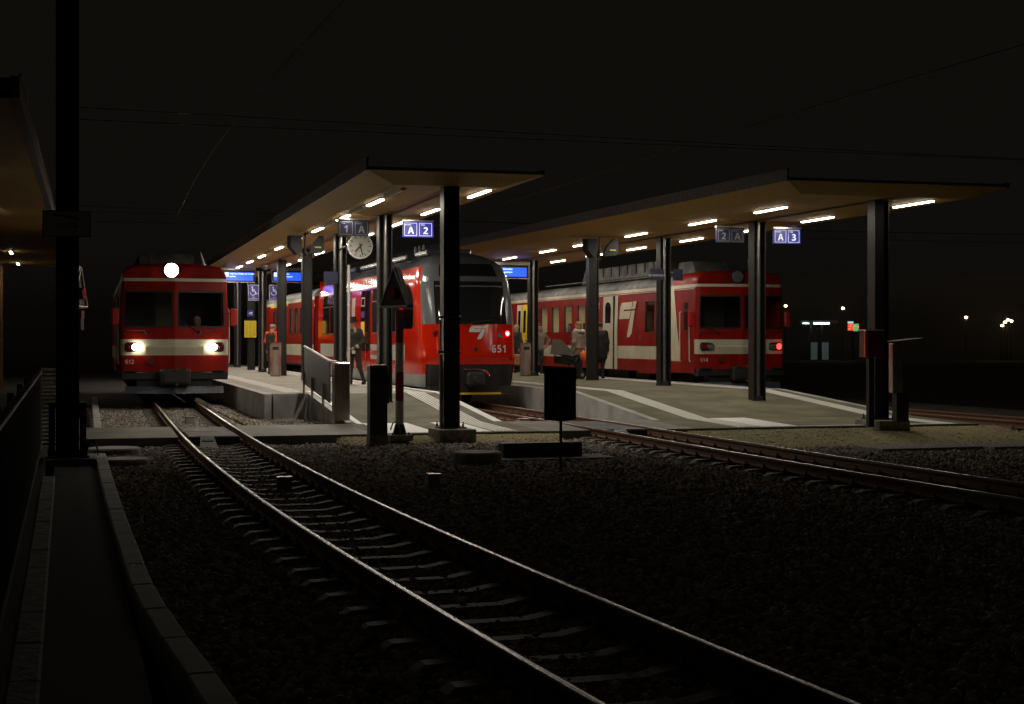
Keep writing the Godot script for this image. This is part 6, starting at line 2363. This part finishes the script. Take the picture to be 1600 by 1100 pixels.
	person("person in a long black coat facing the cream train door", P(16.06, PH, 45.4), PI - 0.6, {"wrr": Vector3(0.3, 0.95, 0.16), "har": Vector3(0.3, 0.9, 0.2)}, {"top": Color(0.012, 0.012, 0.013), "legs": Color(0.012, 0.012, 0.016), "coat": 0.25, "fat": 1.3})
	# pram
	var pr := thing("pram", "black pram with a raised grey hood before the person in beige", "pram", P(14.8, PH, 44.7), 0.25)
	for q in [[-0.3, 0.16, 0.22], [0.35, 0.14, 0.22], [-0.3, 0.16, -0.22], [0.35, 0.14, -0.22]]:
		hm = MB.new()
		hm.cyl(Vector3(q[0], q[1], q[2] - 0.02), Vector3(q[0], q[1], q[2] + 0.02), q[1], q[1], 20)
		var wh := obj("wheel", hm, M.rubber_black, pr)
		hm = MB.new()
		hm.cyl(Vector3(q[0], q[1], q[2] - 0.025), Vector3(q[0], q[1], q[2] + 0.025), q[1] * 0.4, q[1] * 0.4, 12)
		obj("hub", hm, M.steel_brushed, wh)
	hm = MB.new()
	for s in [-0.22, 0.22]:
		hm.tube([Vector3(-0.3, 0.16, s), Vector3(0.1, 0.55, s), Vector3(0.42, 0.95, s)], 0.015, 8)
		hm.tube([Vector3(0.35, 0.14, s), Vector3(0.0, 0.6, s), Vector3(-0.4, 0.75, s)], 0.015, 8)
	hm.tube([Vector3(0.42, 0.95, -0.22), Vector3(0.42, 0.95, 0.22)], 0.018, 8)
	obj("frame", hm, M.black_plastic, pr)
	hm = MB.new()
	hm.prism([Vector2(-0.38, 0.5), Vector2(0.26, 0.42), Vector2(0.32, 0.78), Vector2(0.0, 0.72), Vector2(-0.42, 0.7)], Transform3D(Basis(), Vector3(0, 0, 0.21)), 0.42)
	obj("tub", hm, M.soot_black, pr)
	hm = MB.new()
	hm.prism([Vector2(-0.52, 0.78), Vector2(-0.02, 0.72), Vector2(0.0, 0.86), Vector2(-0.22, 1.06), Vector2(-0.44, 1.22)], Transform3D(Basis(), Vector3(0, 0, 0.23)), 0.46)
	obj("hood", hm, mat("pram_grey", lin(0.16, 0.15, 0.13), 0.9), pr)
	var ob := thing("shopping_bag", "orange and red bag hanging from the pram handle", "bag", P(15.2, PH + 0.72, 44.45))
	hm = MB.new()
	hm.ball(Vector3.ZERO, Vector3(0.12, 0.17, 0.1), 14, 9)
	obj("pouch", hm, M.orange_paint, ob)
	hm = MB.new()
	hm.tube([Vector3(-0.05, 0.13, 0), Vector3(-0.1, 0.24, 0), Vector3(-0.2, 0.22, 0)], 0.03, 8)
	obj("strap", hm, M.signal_red, ob)
	# driver in the cab of 612, passenger in 614
	person("driver in a pale striped shirt seated in the cab of railcar 612", P(3.38, 0.95, 41.45), -0.5, {"pelvis": Vector3(0, 0.5, -0.1), "waist": Vector3(0, 0.66, -0.08), "chest": Vector3(0, 0.86, -0.04), "neck": Vector3(0, 1.02, 0.0), "head": Vector3(0, 1.17, 0.04), "shl": Vector3(-0.18, 0.96, -0.02), "shr": Vector3(0.18, 0.96, -0.02), "ell": Vector3(-0.24, 0.75, 0.12), "elr": Vector3(0.26, 0.76, 0.12), "wrl": Vector3(-0.16, 0.74, 0.36), "wrr": Vector3(0.3, 0.82, 0.36), "hal": Vector3(-0.14, 0.76, 0.43), "har": Vector3(0.3, 0.82, 0.43), "knl": Vector3(-0.12, 0.48, 0.32), "knr": Vector3(0.12, 0.48, 0.32), "anl": Vector3(-0.12, 0.1, 0.36), "anr": Vector3(0.12, 0.1, 0.36)}, {"top": Color(0.3, 0.31, 0.33), "haircut": false})
	person("passenger in dark clothes seated at a window of railcar 614", P(17.45, 0.95, 51.6), -PI / 2 + 0.3, {"pelvis": Vector3(0, 0.5, -0.1), "waist": Vector3(0, 0.66, -0.08), "chest": Vector3(0, 0.86, -0.04), "neck": Vector3(0, 1.02, 0.0), "head": Vector3(0, 1.17, 0.04), "shl": Vector3(-0.18, 0.96, -0.02), "shr": Vector3(0.18, 0.96, -0.02), "ell": Vector3(-0.24, 0.7, 0.05), "elr": Vector3(0.24, 0.7, 0.05), "wrl": Vector3(-0.1, 0.62, 0.25), "wrr": Vector3(0.1, 0.62, 0.25), "hal": Vector3(-0.06, 0.6, 0.3), "har": Vector3(0.06, 0.6, 0.3), "knl": Vector3(-0.12, 0.48, 0.12), "knr": Vector3(0.12, 0.48, 0.12), "anl": Vector3(-0.12, 0.1, 0.12), "anr": Vector3(0.12, 0.1, 0.12)}, {"top": Color(0.015, 0.017, 0.016), "hair": Color(0.06, 0.02, 0.01), "long_hair": true})
